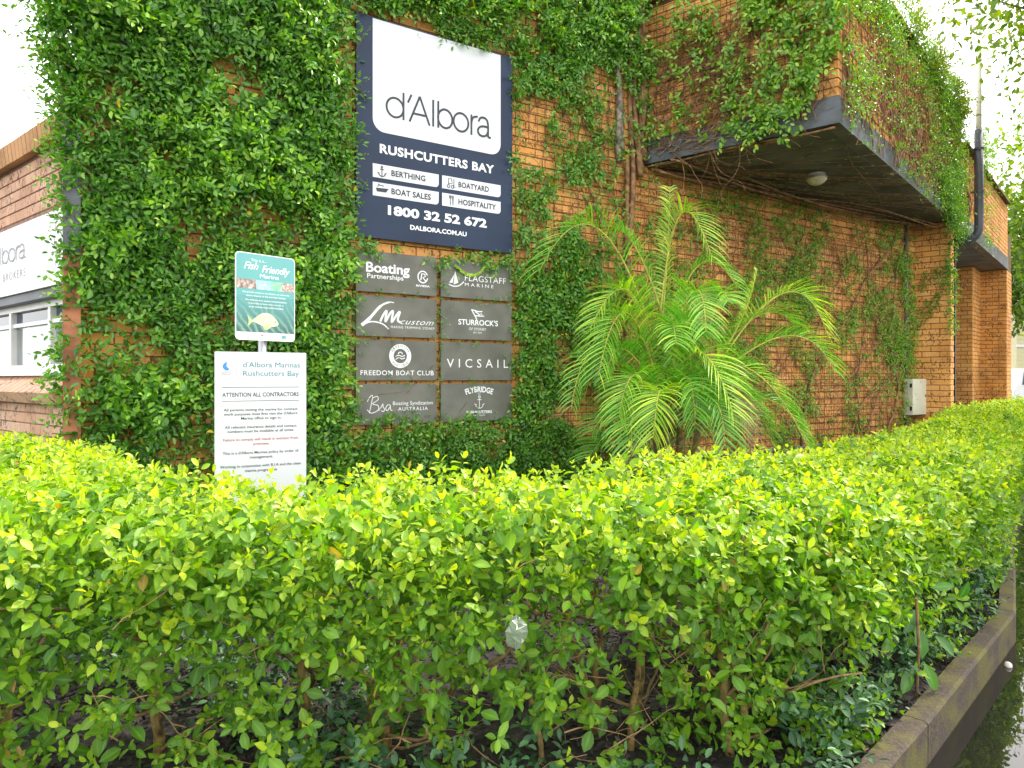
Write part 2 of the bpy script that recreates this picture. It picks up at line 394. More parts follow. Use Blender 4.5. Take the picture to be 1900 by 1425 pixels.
def sprays(P, D0, outn, nleaf, tl, ln, age0, droop=0.5, rat=(.45, .6)):
    """alternate leaves along a short twig"""
    m = len(P); D0 = nrm(D0); out = [[], [], [], [], [], []]
    side = nrm(np.cross(D0, outn + randv(m) * .3)); nn0 = np.cross(side, D0)
    sgn = np.sign((nn0 * outn).sum(1))[:, None]; nn0 = nn0 * sgn
    for j in range(nleaf):
        f = (j + .5) / nleaf
        p = P + D0 * (tl * f)[:, None] + np.array([0, 0, -1]) * (droop * .35 * tl * f * f)[:, None]
        sg = 1 if j % 2 else -1
        d = D0 * .55 + side * sg * .75 + rng.normal(0, .28, (m, 3)) + np.array([0, 0, -.30 * droop])
        if j == nleaf - 1: d = D0 + rng.normal(0, .2, (m, 3))
        s = ln * rng.uniform(.75, 1.2, m) * (1.05 - .35 * f)
        out[0].append(p); out[1].append(d); out[2].append(nn0 + np.array([0, 0, .5]) + rng.normal(0, .38, (m, 3)))
        out[3].append(s); out[4].append(s * rng.uniform(rat[0], rat[1], m))
        out[5].append(np.clip(age0 + .35 * f - .15 + rng.normal(0, .09, m), 0, .95))
    return [np.concatenate(o) for o in out]
def rnds(n): return rng.random(n)
def yellowed(age, frac):
    k = rng.random(len(age)) < frac; age = age.copy(); age[k] = 1.0; return age

# ------------------------------------------------------------------ layout
A0 = np.array([-3.07, 5.06]); DA = np.array([.836, .549]); NA = np.array([.549, -.836])
DL = np.array([-.768, .64]); NL = np.array([-.64, -.768])
P1 = A0 + 5.45 * DA; P2 = np.array([3.06, 6.74]); DF = (P2 - P1) / np.linalg.norm(P2 - P1); NF = np.array([DF[1], -DF[0]])
if NF[1] > 0: NF = -NF
DB = np.array([.654, .756]); NB = np.array([.756, -.654])
SOF, FAS, PAR, PAR2, TOP = 3.90, 4.16, 5.68, 5.32, 6.0; SST = 6.4
def Apt(t, z, off=0): p = A0 + DA * t + NA * off; return np.array([p[0], p[1], z])
def tA(px):
    u = (px - CX) / F; d = 5.92 / (.836 - .549 * u); return d * (.836 * u + .549) - .211
v3 = lambda a: np.array([a[0], a[1], 0.0])
UP = np.array([0, 0, 1.0])

# ------------------------------------------------------------------ ground, road, puddle, kerb
o = MB(); o.add([(-300, -300, 0), (300, -300, 0), (300, 300, 0), (-300, 300, 0)], [(0, 1, 2, 3)])
setp(o.obj('road', M['asphalt']), kind='structure')
OUT = [(-6.5, 1.2), (-3, 1.62), (-1, 1.75), (0.2, 1.78), (0.85, 2.02), (1.61, 2.78), (2.87, 4.09), (3.54, 5.05), (4.38, 6.3), (5.9, 8.3), (7.9, 10.6), (10.2, 13.3), (13.4, 17.0)]
def offset(pl, d):
    res = []; n = len(pl); pl = [np.array(p, float) for p in pl]
    for i in range(n):
        t = pl[min(i + 1, n - 1)] - pl[max(i - 1, 0)]; t = t / np.linalg.norm(t)
        res.append(tuple(pl[i] + np.array([-t[1], t[0]]) * d))
    return res
INN = offset(OUT, .085)
BED = INN + [(11.0, 15.8), (6.4, 11.2), (-3.07, 5.06), (-7.6, 8.9)]
o = MB(); n = len(BED)
# bed surface with a slight mound, as a fan-free grid clipped by the polygon
def in_poly(x, y, poly):
    x = np.asarray(x); y = np.asarray(y); c = np.zeros(x.shape, bool); j = len(poly) - 1
    for i in range(len(poly)):
        xi, yi = poly[i]; xj, yj = poly[j]
        k = ((yi > y) != (yj > y)) & (x < (xj - xi) * (y - yi) / (yj - yi + 1e-12) + xi)
        c ^= k; j = i
    return c
o.prism(BED, 0.01, .13); setp(o.obj('garden_bed', M['mulch']), kind='structure')
# kerb: one long kerb
ke = thing('kerb', (1.61, 2.78, 0), 'low mossy concrete kerb edging the hedge bed above the puddle', 'kerb')
for i in range(len(OUT) - 1):
    a, b = np.array(OUT[i]), np.array(OUT[i + 1]); c, d = np.array(INN[i + 1]), np.array(INN[i])
    cuts = max(1, int(round(np.linalg.norm(b - a) / 2.9)))
    for k in range(cuts):
        e = .004 / np.linalg.norm(b - a); f0 = k / cuts + (e if k or i else 0); f1 = (k + 1) / cuts - e
        q = MB(); hz = .172 + random.uniform(-.002, .002); bev = .012
        lo = [a + (b - a) * f0, a + (b - a) * f1, d + (c - d) * f1, d + (c - d) * f0]
        nn = (d - a) / np.linalg.norm(d - a)
        vs = [(*p, 0) for p in lo] + [(*lo[0], hz - bev), (*lo[1], hz - bev), (*lo[2], hz), (*lo[3], hz), (*(lo[0] + nn * bev), hz), (*(lo[1] + nn * bev), hz)]
        q.add(vs, [(0, 1, 5, 4), (4, 5, 9, 8), (8, 9, 6, 7), (2, 3, 7, 6), (3, 0, 4, 8, 7), (1, 2, 6, 9, 5)])
        q.obj('kerb_block', M['kerb'], ke)
# puddle along the kerb
WOUT = offset(OUT[3:10], -.002)
far = [(7.4, 7.6), (6.0, 5.6), (5.0, 3.6), (3.9, 2.4), (2.9, 1.3), (1.4, .7), (0.2, 1.0)]
wp = WOUT + far
o = MB(); o.add([(x, y, .006) for x, y in wp], [tuple(range(len(wp)))[::-1]])
setp(o.obj('puddle', M['water']), kind='structure')

# ------------------------------------------------------------------ brickwork
BL, BH, MO = .23, .076, .010
def brick_geo(mb, c, d, nn, ln, h, depth=.03, r=0.5, proud=0.0, bev=0.003):
    """a brick face with softened edges: c centre on wall plane"""
    d3 = v3(d); n3 = v3(nn); hl = ln / 2; hh = h / 2
    ring = [(-hl, -hh), (hl, -hh), (hl, hh), (-hl, hh)]
    vs = [c + d3 * x + UP * z - n3 * depth for x, z in ring]
    vs += [c + d3 * x + UP * z + n3 * (proud - bev) for x, z in ring]
    vs += [c + d3 * (x - math.copysign(bev, x)) + UP * (z - math.copysign(bev, z)) + n3 * proud for x, z in ring]
    fs = [(8, 9, 10, 11)] + [(i, (i + 1) % 4, 4 + (i + 1) % 4, 4 + i) for i in range(4)] + [(4 + i, 4 + (i + 1) % 4, 8 + (i + 1) % 4, 8 + i) for i in range(4)]
    mb.add(vs, fs, r)
def lay(org, d, nn, length, z0, z1, holes=(), end_trim=.002):
    """bricks in stretcher bond; returns records"""
    rec = []; z = z0; row = int(round(z0 / (BH + MO)))
    while z + BH <= z1 + .02:
        h = min(BH, z1 - z)
        if h < .02: break
        t = -(BL + MO) / 2 if row % 2 else 0.0
        while t < length:
            a, b = max(t, end_trim), min(t + BL, length - end_trim)
            segs = [(a, b)]
            for (h0, h1, y0, y1) in holes:
                if z + h > y0 + .01 and z < y1 - .01:
                    ns = []
                    for s0, s1 in segs:
                        if s1 <= h0 or s0 >= h1: ns.append((s0, s1))
                        else:
                            if s0 < h0: ns.append((s0, h0 - .003))
                            if s1 > h1: ns.append((h1 + .003, s1))
                    segs = ns
            for s0, s1 in segs:
                if s1 - s0 > .03:
                    m = (s0 + s1) / 2; p = org + d * m
                    rec.append((np.array([p[0], p[1], z + h / 2]), d, nn, s1 - s0, h))
            t += BL + MO
        z += BH + MO; row += 1
    return rec
def winding(d, nn):
    # True if d x up == nn (outward) so brick faces look out
    c = np.cross(v3(d), UP); return c[:2] @ nn > 0
def place_bricks(rec, parent, mat, maxn, vis, stuffname='brickwork'):
    score = []
    for i, (c, d, nn, ln, h) in enumerate(rec):
        s = -1
        if c[1] > .5:
            u = c[0] / c[1] * F + CX; vv = HY - (c[2] - CZ) / c[1] * F
            if -10 < u < 1910 and -10 < vv < 900 and vis(c, u, vv):
                ctr = nrm(-(c - np.array([0, 0, CZ]))); f = abs(ctr[:2] @ nn)
                s = ln * h * f / (c[1] ** 2)
        score.append(s)
    order = np.argsort(-np.array(score)); single = set(int(i) for i in order[:maxn] if score[i] > 0)
    mb = MB(); cache = {}
    pl = rootloc(parent)
    for i, (c, d, nn, ln, h) in enumerate(rec):
        if not winding(d, nn): d2 = -d
        else: d2 = d
        if i in single:
            key = (round(ln, 2), round(h, 3), random.randrange(9))
            if key not in cache:
                q = MB(); brick_geo(q, np.zeros(3), np.array([1., 0.]), np.array([0., -1.]), ln if key[0] != .23 else BL, h, r=random.random(), proud=random.uniform(-.001, .0015))
                me = bpy.data.meshes.new('brick'); me.from_pydata([tuple(map(float, x)) for x in q.v], [], q.f)
                a = me.attributes.new('rnd', 'FLOAT', 'POINT'); a.data.foreach_set('value', np.array(q.r, np.float32))
                me.materials.append(mat); cache[key] = me
            ob = bpy.data.objects.new('brick', cache[key]); COL.objects.link(ob)
            ob.parent = parent; ob.location = c - pl
            ob.rotation_euler = (0, 0, math.atan2(d2[1], d2[0]))
        else:
            brick_geo(mb, c, d2, nn, ln, h, r=random.random(), proud=random.uniform(-.001, .0015))
    if mb.v:
        b = mb.obj(stuffname, mat, parent); b['kind'] = 'stuff'

def wallcore(pts_line, z0, z1, thick, nn, inset=.008):
    pass

# ---- main building
mb_root = thing('brick_building', (2.0, 8.4, 0), 'tall orange brick building with the ivy walls, overhanging upper storey and dark soffit', 'building')
q = MB()
PEND = P2 + DB * 12.0
A_END = A0 + DA * (tA(1697))
core = [A0 - NA * .01, A0 + DA * 12.2 - NA * .01, A0 + DA * 13.5 + np.array([-3, 5.]), A0 + np.array([-2.2, 7.5])]
q.prism([tuple(p) for p in core], 0.0, TOP - .01)
q.obj('wall', M['mortar'], mb_root)
# overhanging storey
q = MB(); e = .01
ov = [P1 - NF * e - DF * .01, P2 - NF * e - NB * e, PEND - NB * e, PEND + DL * 3.5, A0 + DA * 9.0 - NA * .6]
ov[0] = P1 - NA * .3
ovp = [tuple(P1 - NF * e - NA * .0), tuple(P2 - NF * e - NB * e), tuple(PEND - NB * e), tuple(PEND + DL * 4.5), tuple(A0 + DA * 6.2 - NA * .6)]
PM1 = P2 + DB * SST
q.prism([ovp[0], ovp[1], tuple(PM1 - NB * e), tuple(PM1 + DL * 4.5), ovp[4]], FAS + .0, PAR - .01)
q.prism([tuple(PM1 - NB * e + DB * .002), ovp[2], ovp[3], tuple(PM1 + DL * 4.4 + DB * .002)], FAS + .0, PAR2 - .01); q.obj('upper_storey', M['mortar'], mb_root)
# fascia band around the underside (stands 12 mm proud)
q = MB()
f2 = P2 + NF * .014 + NB * .014
fa = [tuple(P1 + NF * .014), tuple(f2), tuple(PEND + NB * .014), tuple(PEND + DL * 4.4), tuple(A0 + DA * 6.3 - NA * .5)]
q.prism(fa, SOF, FAS); q.obj('fascia', M['fascia'], mb_root)
q = MB()
sf = [tuple(P1 + DF * .05 - NF * .10 ), tuple(P2 - DF * .12 + DB * .02 - NB * .0), tuple(PEND - NB * .12), tuple(PEND + DL * 4.2 - DB * .1), tuple(A0 + DA * 6.4 - NA * .45)]
q.prism(sf, SOF - .004, SOF + .05); q.obj('soffit', M['soffit'], mb_root)
# timber battens under the soffit edge
# pillars & far piers
PB = np.array([6.65, 10.89]); PLF = PB - DF * .483
def pier(c, wl, dep, z1, name):
    q = MB(); a = c - DF * wl; b = c; cc = c + DB * dep; dd = a + DB * dep
    ins = .01
    a2 = a + (DF * ins) + DB * ins; b2 = b - DF * ins + DB * ins; c2 = cc - DF * ins - DB * ins; d2 = dd + DF * ins - DB * ins
    q.prism([tuple(a2), tuple(b2), tuple(c2), tuple(d2)], 0, z1); q.obj(name, M['mortar'], mb_root)
pier(PB, .50, .27, SOF - .006, 'pillar')
X1 = np.array([9.79, 15.27]); X2 = np.array([10.84, 15.74])
pier(X1, .45, 1.15, SOF - .006, 'pier'); pier(X2, .52, .8, 4.7, 'pier')
rec = []
rec += lay(A0, DA, NA, tA(1697) + .0, .12, TOP)
rec += lay(P1 + DF * .0, DF, NF, np.linalg.norm(P2 - P1), FAS + .004, PAR)
rec += lay(P2, DB, NB, 12.0, FAS + .004, PAR2)
rec += [r_ for r_ in lay(P2, DB, NB, SST, FAS + .004, PAR) if r_[0][2] > max(q_[0][2] for q_ in rec[-40:]) + .04]
rec += lay(PB - DF * .50, DF, -DB, .50, .12, SOF - .01)
rec += lay(PB, DB, NB, .27, .12, SOF - .01)
rec += lay(X1 - DF * .45, DF, -DB, .45, .12, SOF - .01)
rec += lay(X1, DB, NB, 1.1, .12, SOF - .01)
rec += lay(X2 - DF * .5, DF, -DB, .5, .12, SOF - .01)
rec += lay(X2, DB, NB, .8, .12, 3.88)
place_bricks(rec, mb_root, M['brick'], 298, lambda c, u, v: (u > 1130) and not (1080 < u < 1480 and v > 480))
# black panel put in as the shade of the recess behind the pillar
q = MB(); c = PB + DB * 1.9 - DF * .86; q.box((c[0], c[1], 2.0), v3(DF), v3(DB), UP, .62, .03, 1.9); q.obj('door_or_shade', M['black'], mb_root)
# roof capping on parapet
q = MB()
for a, d, ln in ((P1, DF, np.linalg.norm(P2 - P1)), (P2, DB, 12.0)):
    m_ = a + d * ln / 2; q.box((m_[0], m_[1], PAR + .02), v3(d), v3([-d[1], d[0]]), UP, ln / 2 + .02, .06, .02)
    break
m_ = P2 + DB * (SST / 2 + .05); q.box((m_[0], m_[1], PAR + .0215), v3(DB), v3([-DB[1], DB[0]]), UP, SST / 2, .06, .018)
m_ = P2 + DB * (SST + 2.85); q.box((m_[0], m_[1], PAR2 + .0215), v3(DB), v3([-DB[1], DB[0]]), UP, 2.7, .06, .018)
q.obj('parapet_cap', M['mortar'], mb_root)

# ---- left office wing
LW = thing('brick_building', (-4.5, 6.3, 0), 'low pale brick office wing at the left with a white framed window', 'building')
def Lpt(t, z, off=0): p = A0 + DL * t + NL * off; return np.array([p[0], p[1], z])
q = MB()
LZ = 3.24
HOLE = (.12, 4.0, 1.56, 2.10)
def lprism(t0, t1, o0, o1, z0, z1, mbq):
    c = Lpt((t0 + t1) / 2, (z0 + z1) / 2, (o0 + o1) / 2); mbq.box(c, v3(DL), v3(NL), UP, (t1 - t0) / 2, abs(o1 - o0) / 2, (z1 - z0) / 2)
lprism(0.0, 6, -.26, -.01, 0, HOLE[2] - .02, q); lprism(0.0, 6, -.26, -.0101, HOLE[3], LZ, q)
lprism(0, HOLE[0], -.26, -.0102, HOLE[2] - .02, HOLE[3], q); lprism(HOLE[1], 6, -.26, -.0102, HOLE[2] - .02, HOLE[3], q)
q.obj('wall', M['mortar_pale'], LW)
q = MB(); lprism(0, 6, -3.5, -.27, 3.0, 3.1, q); q.obj('roof', M['fascia'], LW)
q = MB(); lprism(0, 6, -2.5, -2.4, 0, 3.0, q); q.obj('inner_wall', M['blind'], LW)
rec = lay(A0, DL, NL, 6.0, .12, 1.30) + lay(A0, DL, NL, 6.0, 2.10, LZ - .002, holes=((.03, 3.5, 2.18, 2.72),)) + lay(A0, DL, NL, HOLE[0], 1.56, 2.1)
place_bricks(rec, LW, M['brick_pale'], 230, lambda c, u, v: True)
# coping: bricks on edge, sloping
def slant_bricks(name, t0, t1, zc, off, wz, wy, slope, mat, maxn=60, pitch=.086):
    t = t0; k = 0
    ay = (v3(NL) * math.cos(slope) - UP * math.sin(slope)); az = np.cross(v3(DL), ay); az = az if az[2] > 0 else -az
    root = rootloc(LW); me = []
    for i in range(5):
        q = MB(); q.box((0, 0, 0), (1, 0, 0), (0, 1, 0), (0, 0, 1), .038, wy / 2, wz / 2, r=random.random())
        m = bpy.data.meshes.new(name); m.from_pydata(q.v, [], q.f); a = m.attributes.new('rnd', 'FLOAT', 'POINT'); a.data.foreach_set('value', np.array(q.r, np.float32)); m.materials.append(mat); me.append(m)
    rot = Matrix((tuple(v3(DL)), tuple(ay), tuple(az))).transposed().to_4x4()
    while t < t1:
        c = Lpt(t, zc, off) + randv(1)[0] * .0015
        ob = bpy.data.objects.new(name, random.choice(me)); COL.objects.link(ob); ob.parent = LW
        ob.matrix_local = Matrix.Translation(Vector(c - root)) @ rot
        t += pitch
slant_bricks('coping_brick', .05, 4.2, LZ + .085, -.07, .15, .30, .12, M['brick_cap'])
slant_bricks('sill_brick', .05, 4.2, 1.43, .035, .10, .24, .62, M['brick_pale'])
q = MB(); lprism(0.01, 5, -.26, .0, LZ + .0, LZ + .03, q); lprism(0.01, 5, -.2, .03, 1.30, 1.40, q); q.obj('mortar_bed', M['mortar_pale'], LW)
# lintel / hood over window
q = MB(); lprism(.08, 4.4, -.05, .06, 2.10, 2.165, q); q.obj('lintel', M['fascia'], LW)
q = MB(); lprism(.08, 4.4, -.05, .085, 2.168, 2.185, q); q.obj('flashing', M['alu'], LW)
# window strip
win = thing('window', (0, 0, 0), None, None); win.parent = LW
q = MB()
lprism(.12, 4.0, -.10, -.02, 1.56, 1.61, q); lprism(.12, 4.0, -.0999, -.0201, 2.05, 2.10, q); q.obj('frame', M['alu'], win)
tm = [.15]
# mullion spacing from photo: px 86 and px 14
for px in (86, 14, -70, -170, -290, -430):
    u = (px - CX) / F; t_ = (u * 5.06 + 3.07) / (-.768 - .64 * u); tm.append(t_)
tm.append(3.97)
for t_ in tm:
    q = MB(); lprism(t_ - .027, t_ + .027, -.098, -.018, 1.612, 2.048, q); q.obj('mullion', M['alu'], win)
for a, b in zip(tm[:-1], tm[1:]):
    q = MB(); lprism(a + .027, b - .027, -.09, -.03, 1.925, 1.955, q); q.obj('transom', M['alu'], win)
    q = MB(); lprism(a + .027, b - .027, -.066, -.060, 1.955, 2.048, q); q.obj('pane', M['darkglass'], win)
    q = MB(); lprism(a + .027, b - .027, -.066, -.060, 1.612, 1.925, q); q.obj('pane', M['glass'], win)
    q = MB(); lprism(a + .03, b - .03, -.16, -.15, 1.58, 1.96, q); q.obj('blind', M['blind'], win)
q = MB(); lprism(.06, 4.1, -.02, .05, 1.525, 1.558, q); q.obj('sill', M['alu'], win)

# steel post at the corner
pst = thing('steel_post', (-3.0, 4.93, 0), 'square steel post at the ivy wall corner, terracotta below and grey above', 'post')
q = MB(); M['post_grey'] = plain('post_grey', (0.16, 0.16, 0.19), 0.6, var=0.15); pc = A0 + NA * .10 - DA * .03
q.box((pc[0], pc[1], 1.2), v3(DA), v3(NA), UP, .052, .04, 1.15); q.obj('lower_post', M['terracotta'], pst)
q = MB(); q.box((pc[0], pc[1], 3.0), v3(DA), v3(NA), UP, .052, .04, .648); q.obj('upper_post', M['post_grey'], pst)

# ------------------------------------------------------------------ flat lettering tools
class Frame:
    def __init__(s, o, d, n): s.o = np.array(o, float); s.d = v3(d); s.n = v3(n)
    def p(s, t, z, off=0): return s.o + s.d * t + UP * z + s.n * off
FA = Frame((A0[0], A0[1], 0), DA, NA)

def text_mesh(txt, bold=0.0, shear=0.0, spacing=1.0, align='LEFT'):
    c = bpy.data.curves.new('t', 'FONT'); c.body = txt; c.offset = bold; c.shear = shear; c.space_character = spacing
    c.resolution_u = 3; c.align_x = align
    o = bpy.data.objects.new('t', c); COL.objects.link(o)
    bpy.context.view_layer.update()
    dg = bpy.context.evaluated_depsgraph_get()
    me = bpy.data.meshes.new_from_object(o.evaluated_get(dg))
    v = np.array([tuple(x.co) for x in me.vertices]) if len(me.vertices) else np.zeros((0, 3))
    f = [tuple(p.vertices) for p in me.polygons]
    bpy.data.objects.remove(o); bpy.data.curves.remove(c); bpy.data.meshes.remove(me)
    return v, f
_H = text_mesh('H'); CAPH = _H[0][:, 1].max() - _H[0][:, 1].min()
def text(fr, txt, t0, t1, zb, cap, mat, parent, off, bold=0.0, shear=0.0, spacing=1.0, name='lettering', arc=None, each=False):
    v, f = text_mesh(txt, bold, shear, spacing)
    s = cap / (CAPH + 2 * bold)
    x0, x1 = v[:, 0].min(), v[:, 0].max()
    sx = (t1 - t0) / (x1 - x0) if t1 is not None else s
    X = t0 + (v[:, 0] - x0) * sx; Z = zb + (v[:, 1] + bold) * s
    if arc:
        cx_, cz_, rad = arc; L_ = (t1 - t0); a = ((X - (t0 + t1) / 2) / rad); rr = abs(rad) + (Z - zb) * (1 if rad > 0 else -1)
        if rad > 0: X = cx_ + rr * np.sin(a); Z = cz_ + rr * np.cos(a)
        else: X = cx_ - rr * np.sin(a); Z = cz_ - rr * np.cos(a)
    V = np.array([fr.p(a, b, off) for a, b in zip(X, Z)]) - rootloc(parent)
    if each:
        gl = {}; par = list(range(len(V)))
        def fd_(i):
            while par[i] != i: i = par[i]
            return i
        for p in f:
            for i in p[1:]: par[fd_(i)] = fd_(p[0])
        for p in f: gl.setdefault(fd_(p[0]), []).append(p)
        for g in gl.values():
            ids = sorted({i for p in g for i in p}); mp = {a_: b_ for b_, a_ in enumerate(ids)}
            me = bpy.data.meshes.new('letter'); me.from_pydata([tuple(V[i]) for i in ids], [], [tuple(mp[i] for i in p) for p in g]); link('letter', me, mat, parent)
        return None
    me = bpy.data.meshes.new(name); me.from_pydata([tuple(x) for x in V], [], f)
    return link(name, me, mat, parent)
def ctext(fr, txt, tc, wd, zb, cap, mat, parent, off, **k): return text(fr, txt, tc - wd / 2, tc + wd / 2, zb, cap, mat, parent, off, **k)
def rpoly(t0, t1, z0, z1, radii, seg=6):
    """rect outline with corner radii (bl, br, tr, tl)"""
    pts = []
    for (cx_, cz_, r, a0) in ((t0 + radii[0], z0 + radii[0], radii[0], 180), (t1 - radii[1], z0 + radii[1], radii[1], 270), (t1 - radii[2], z1 - radii[2], radii[2], 0), (t0 + radii[3], z1 - radii[3], radii[3], 90)):
        if r <= 0: pts.append((cx_, cz_)); continue
        for k in range(seg + 1):
            a = R(a0 + 90 * k / seg); pts.append((cx_ + r * math.cos(a), cz_ + r * math.sin(a)))
    return pts
def flat(fr, pts, off, mat, parent, name, thick=0.0):
    n = len(pts); q = MB()
    if thick > 0:
        vs = [fr.p(a, b, off - thick) for a, b in pts] + [fr.p(a, b, off) for a, b in pts]
        q.add(vs, [tuple(range(n))[::-1], tuple(range(n, 2 * n))] + [(i, (i + 1) % n, n + (i + 1) % n, n + i) for i in range(n)])
    else: q.add([fr.p(a, b, off) for a, b in pts], [tuple(range(n))])
    return q.obj(name, mat, parent)
def ribbon(fr, strokes, wd, off, mat, parent, name='lettering'):
    q = MB()
    for k, s in enumerate(strokes):
        w_ = wd
        if isinstance(s, tuple): s, w_ = s
        pts = [np.array(p, float) for p in s]; n = len(pts); Lp, Rp = [], []
        closed = n > 3 and np.linalg.norm(pts[0] - pts[-1]) < 1e-6
        for i in range(n):
            if closed and i in (0, n - 1): t = pts[1] - pts[-2]
            else: t = pts[min(i + 1, n - 1)] - pts[max(i - 1, 0)]
            t = t / (np.linalg.norm(t) + 1e-9); nn = np.array([-t[1], t[0]])
            ww = w_[i] if hasattr(w_, '__len__') else w_
            Lp.append(pts[i] + nn * ww / 2); Rp.append(pts[i] - nn * ww / 2)
        oo = off + k * .00025
        vs = [fr.p(p[0], p[1], oo) for p in Lp] + [fr.p(p[0], p[1], oo) for p in Rp]
        q.add(vs, [(n + i, n + i + 1, i + 1, i) for i in range(n - 1)])
    return q.obj(name, mat, parent)
def ell(cx_, cz_, rx, rz, a0=0, a1=360, n=24):
    return [(cx_ + rx * math.cos(R(a0 + (a1 - a0) * k / n)), cz_ + rz * math.sin(R(a0 + (a1 - a0) * k / n))) for k in range(n + 1)]
def spl(pts, k=6):
    P = [np.array(p, float) for p in pts]; out = []
    for i in range(len(P) - 1):
        p0, p1, p2, p3 = P[max(i - 1, 0)], P[i], P[i + 1], P[min(i + 2, len(P) - 1)]
        for j in range(k):
            t = j / k
            out.append(tuple(.5 * ((2 * p1) + (-p0 + p2) * t + (2 * p0 - 5 * p1 + 4 * p2 - p3) * t * t + (-p0 + 3 * p1 - 3 * p2 + p3) * t ** 3)))
    out.append(tuple(P[-1])); return out

def dalbora(fr, t0, t1, zb, asc, sw, mat, parent, off):
    """thin monoline d'Albora, x in zoom units 350..1335"""
    S = (t1 - t0) / 985.0
    # perspective-free letter positions (units), heights relative to asc
    xs = lambda x: t0 + (x - 350) * S
    bh = asc * .78; r = bh / 2
    st = []
    dcx, bw = 432, 74
    st.append(ell(xs(dcx), zb + r, bw * S, r - sw / 2)); st.append([(xs(506), zb), (xs(506), zb + asc)])
    st.append([(xs(545), zb + asc * .68), (xs(577), zb + asc)])
    st.append([(xs(560), zb), (xs(652), zb + asc), ]); st.append([(xs(652), zb + asc), (xs(742), zb)])
    st.append([(xs(588), zb + asc * .33), (xs(716), zb + asc * .33)])
    st.append([(xs(775), zb), (xs(775), zb + asc)])
    st.append([(xs(822), zb), (xs(822), zb + asc)]); st.append(ell(xs(888), zb + r, 68 * S, r - sw / 2))
    st.append(ell(xs(1040), zb + r, 72 * S, r - sw / 2))
    st.append([(xs(1142), zb), (xs(1142), zb + bh)]); st.append(spl([(xs(1142), zb + bh * .62), (xs(1160), zb + bh * .88), (xs(1205), zb + bh * .97)]))
    ax = 1310
    st.append(spl([(xs(1215), zb + bh * .74), (xs(1230), zb + bh * .93), (xs(1265), zb + bh * .985), (xs(1297), zb + bh * .90), (xs(ax), zb + bh * .66), (xs(ax), zb + bh * .3), (xs(ax + 1), zb + bh * .1), (xs(ax + 10), zb + sw * .5), (xs(ax + 28), zb + sw * .5)]))
    st.append(spl([(xs(ax), zb + bh * .55), (xs(1262), zb + bh * .55), (xs(1222), zb + bh * .46), (xs(1207), zb + bh * .28), (xs(1222), zb + bh * .10), (xs(1255), zb + sw * .5), (xs(1290), zb + bh * .12), (xs(ax), zb + bh * .32)]))
    return ribbon(fr, st, sw, off, mat, parent)

# ------------------------------------------------------------------ big sign
BS = thing('sign', tuple(Apt(2.84, 2.72, .05)), "large navy wall sign with a white d'Albora panel, service buttons and a phone number", 'sign')
off = .07
flat(FA, [(2.04, 2.72), (3.63, 2.72), (3.63, 4.628), (2.04, 4.628)], off, M['navy'], BS, 'board', .03)
flat(FA, rpoly(2.187, 3.494, 3.645, 4.616, (.11, .11, 0, 0)), off + .002, M['white_panel'], BS, 'white_panel')
dalbora(FA, 2.306, 3.378, 3.79, .242, .019, M['charcoal'], BS, off + .004)
text(FA, 'RUSHCUTTERS BAY', 2.252, 3.42, 3.462, .080, M['white'], BS, off + .002, bold=.035, spacing=1.08, each=True)
for (a, b, zt, word, w0, w1) in ((2.187, 2.826, 3.363, 'BERTHING', 2.36, 2.69), (2.187, 2.826, 3.204, 'BOAT SALES', 2.36, 2.745), (2.86, 3.494, 3.363, 'BOATYARD', 3.03, 3.36), (2.86, 3.494, 3.204, 'HOSPITALITY', 3.03, 3.44)):
    bt = flat(FA, rpoly(a, b, zt - .118, zt, (0, .035, 0, 0)), off + .0022, M['white_panel'], BS, 'button')
    text(FA, word, w0, w1, zt - .085, .052, M['charcoal'], bt, off + .004, bold=.025, spacing=1.05)
def anchor(fr, t, z, h, mat, parent, off, wd):
    st = [[(t, z - h / 2), (t, z + h * .32)], [(t - h * .2, z + h * .2), (t + h * .2, z + h * .2)], ell(t, z + h * .42, h * .09, h * .09, n=10),
          ell(t, z - h * .12, h * .36, h * .36, 190, 350, 12), [(t - h * .45, z - h * .1), (t - h * .36, z - h * .18), (t - h * .25, z - h * .2)], [(t + h * .45, z - h * .1), (t + h * .36, z - h * .18), (t + h * .25, z - h * .2)]]
    ribbon(fr, st, wd, off, mat, parent, 'anchor_icon')
anchor(FA, 2.272, 3.303, .09, M['charcoal'], BS, off + .004, .008)
flat(FA, [(2.215, 3.155), (2.225, 3.125), (2.31, 3.125), (2.335, 3.16), (2.27, 3.158)], off + .004, M['charcoal'], BS, 'boat_icon')
ribbon(FA, [[(2.23, 3.165), (2.24, 3.182), (2.29, 3.178)], [(2.235, 3.192), (2.255, 3.18)]], .007, off + .004, M['charcoal'], BS, 'boat_icon')
ribbon(FA, [ell(2.925, 3.272, .014, .014, n=10), ell(2.967, 3.272, .014, .014, n=10), [(2.925, 3.292), (2.925, 3.345), (2.957, 3.345), (2.965, 3.30), (2.925, 3.296)], [(2.982, 3.35), (2.982, 3.268), (3.003, 3.268)]], .007, off + .004, M['charcoal'], BS, 'forklift_icon')
ribbon(FA, [[(2.945, 3.10), (2.945, 3.19)], [(2.935, 3.19), (2.935, 3.165), (2.955, 3.165), (2.955, 3.19)], ([(2.972, 3.10), (2.972, 3.19)], [.006, .016])], .007, off + .004, M['charcoal'], BS, 'cutlery_icon')
text(FA, '1800 32 52 672', 2.328, 3.338, 2.935, .083, M['white'], BS, off + .002, bold=.04, each=True)
text(FA, 'DALBORA.COM.AU', 2.541, 3.118, 2.83, .042, M['white'], BS, off + .002, bold=.03)

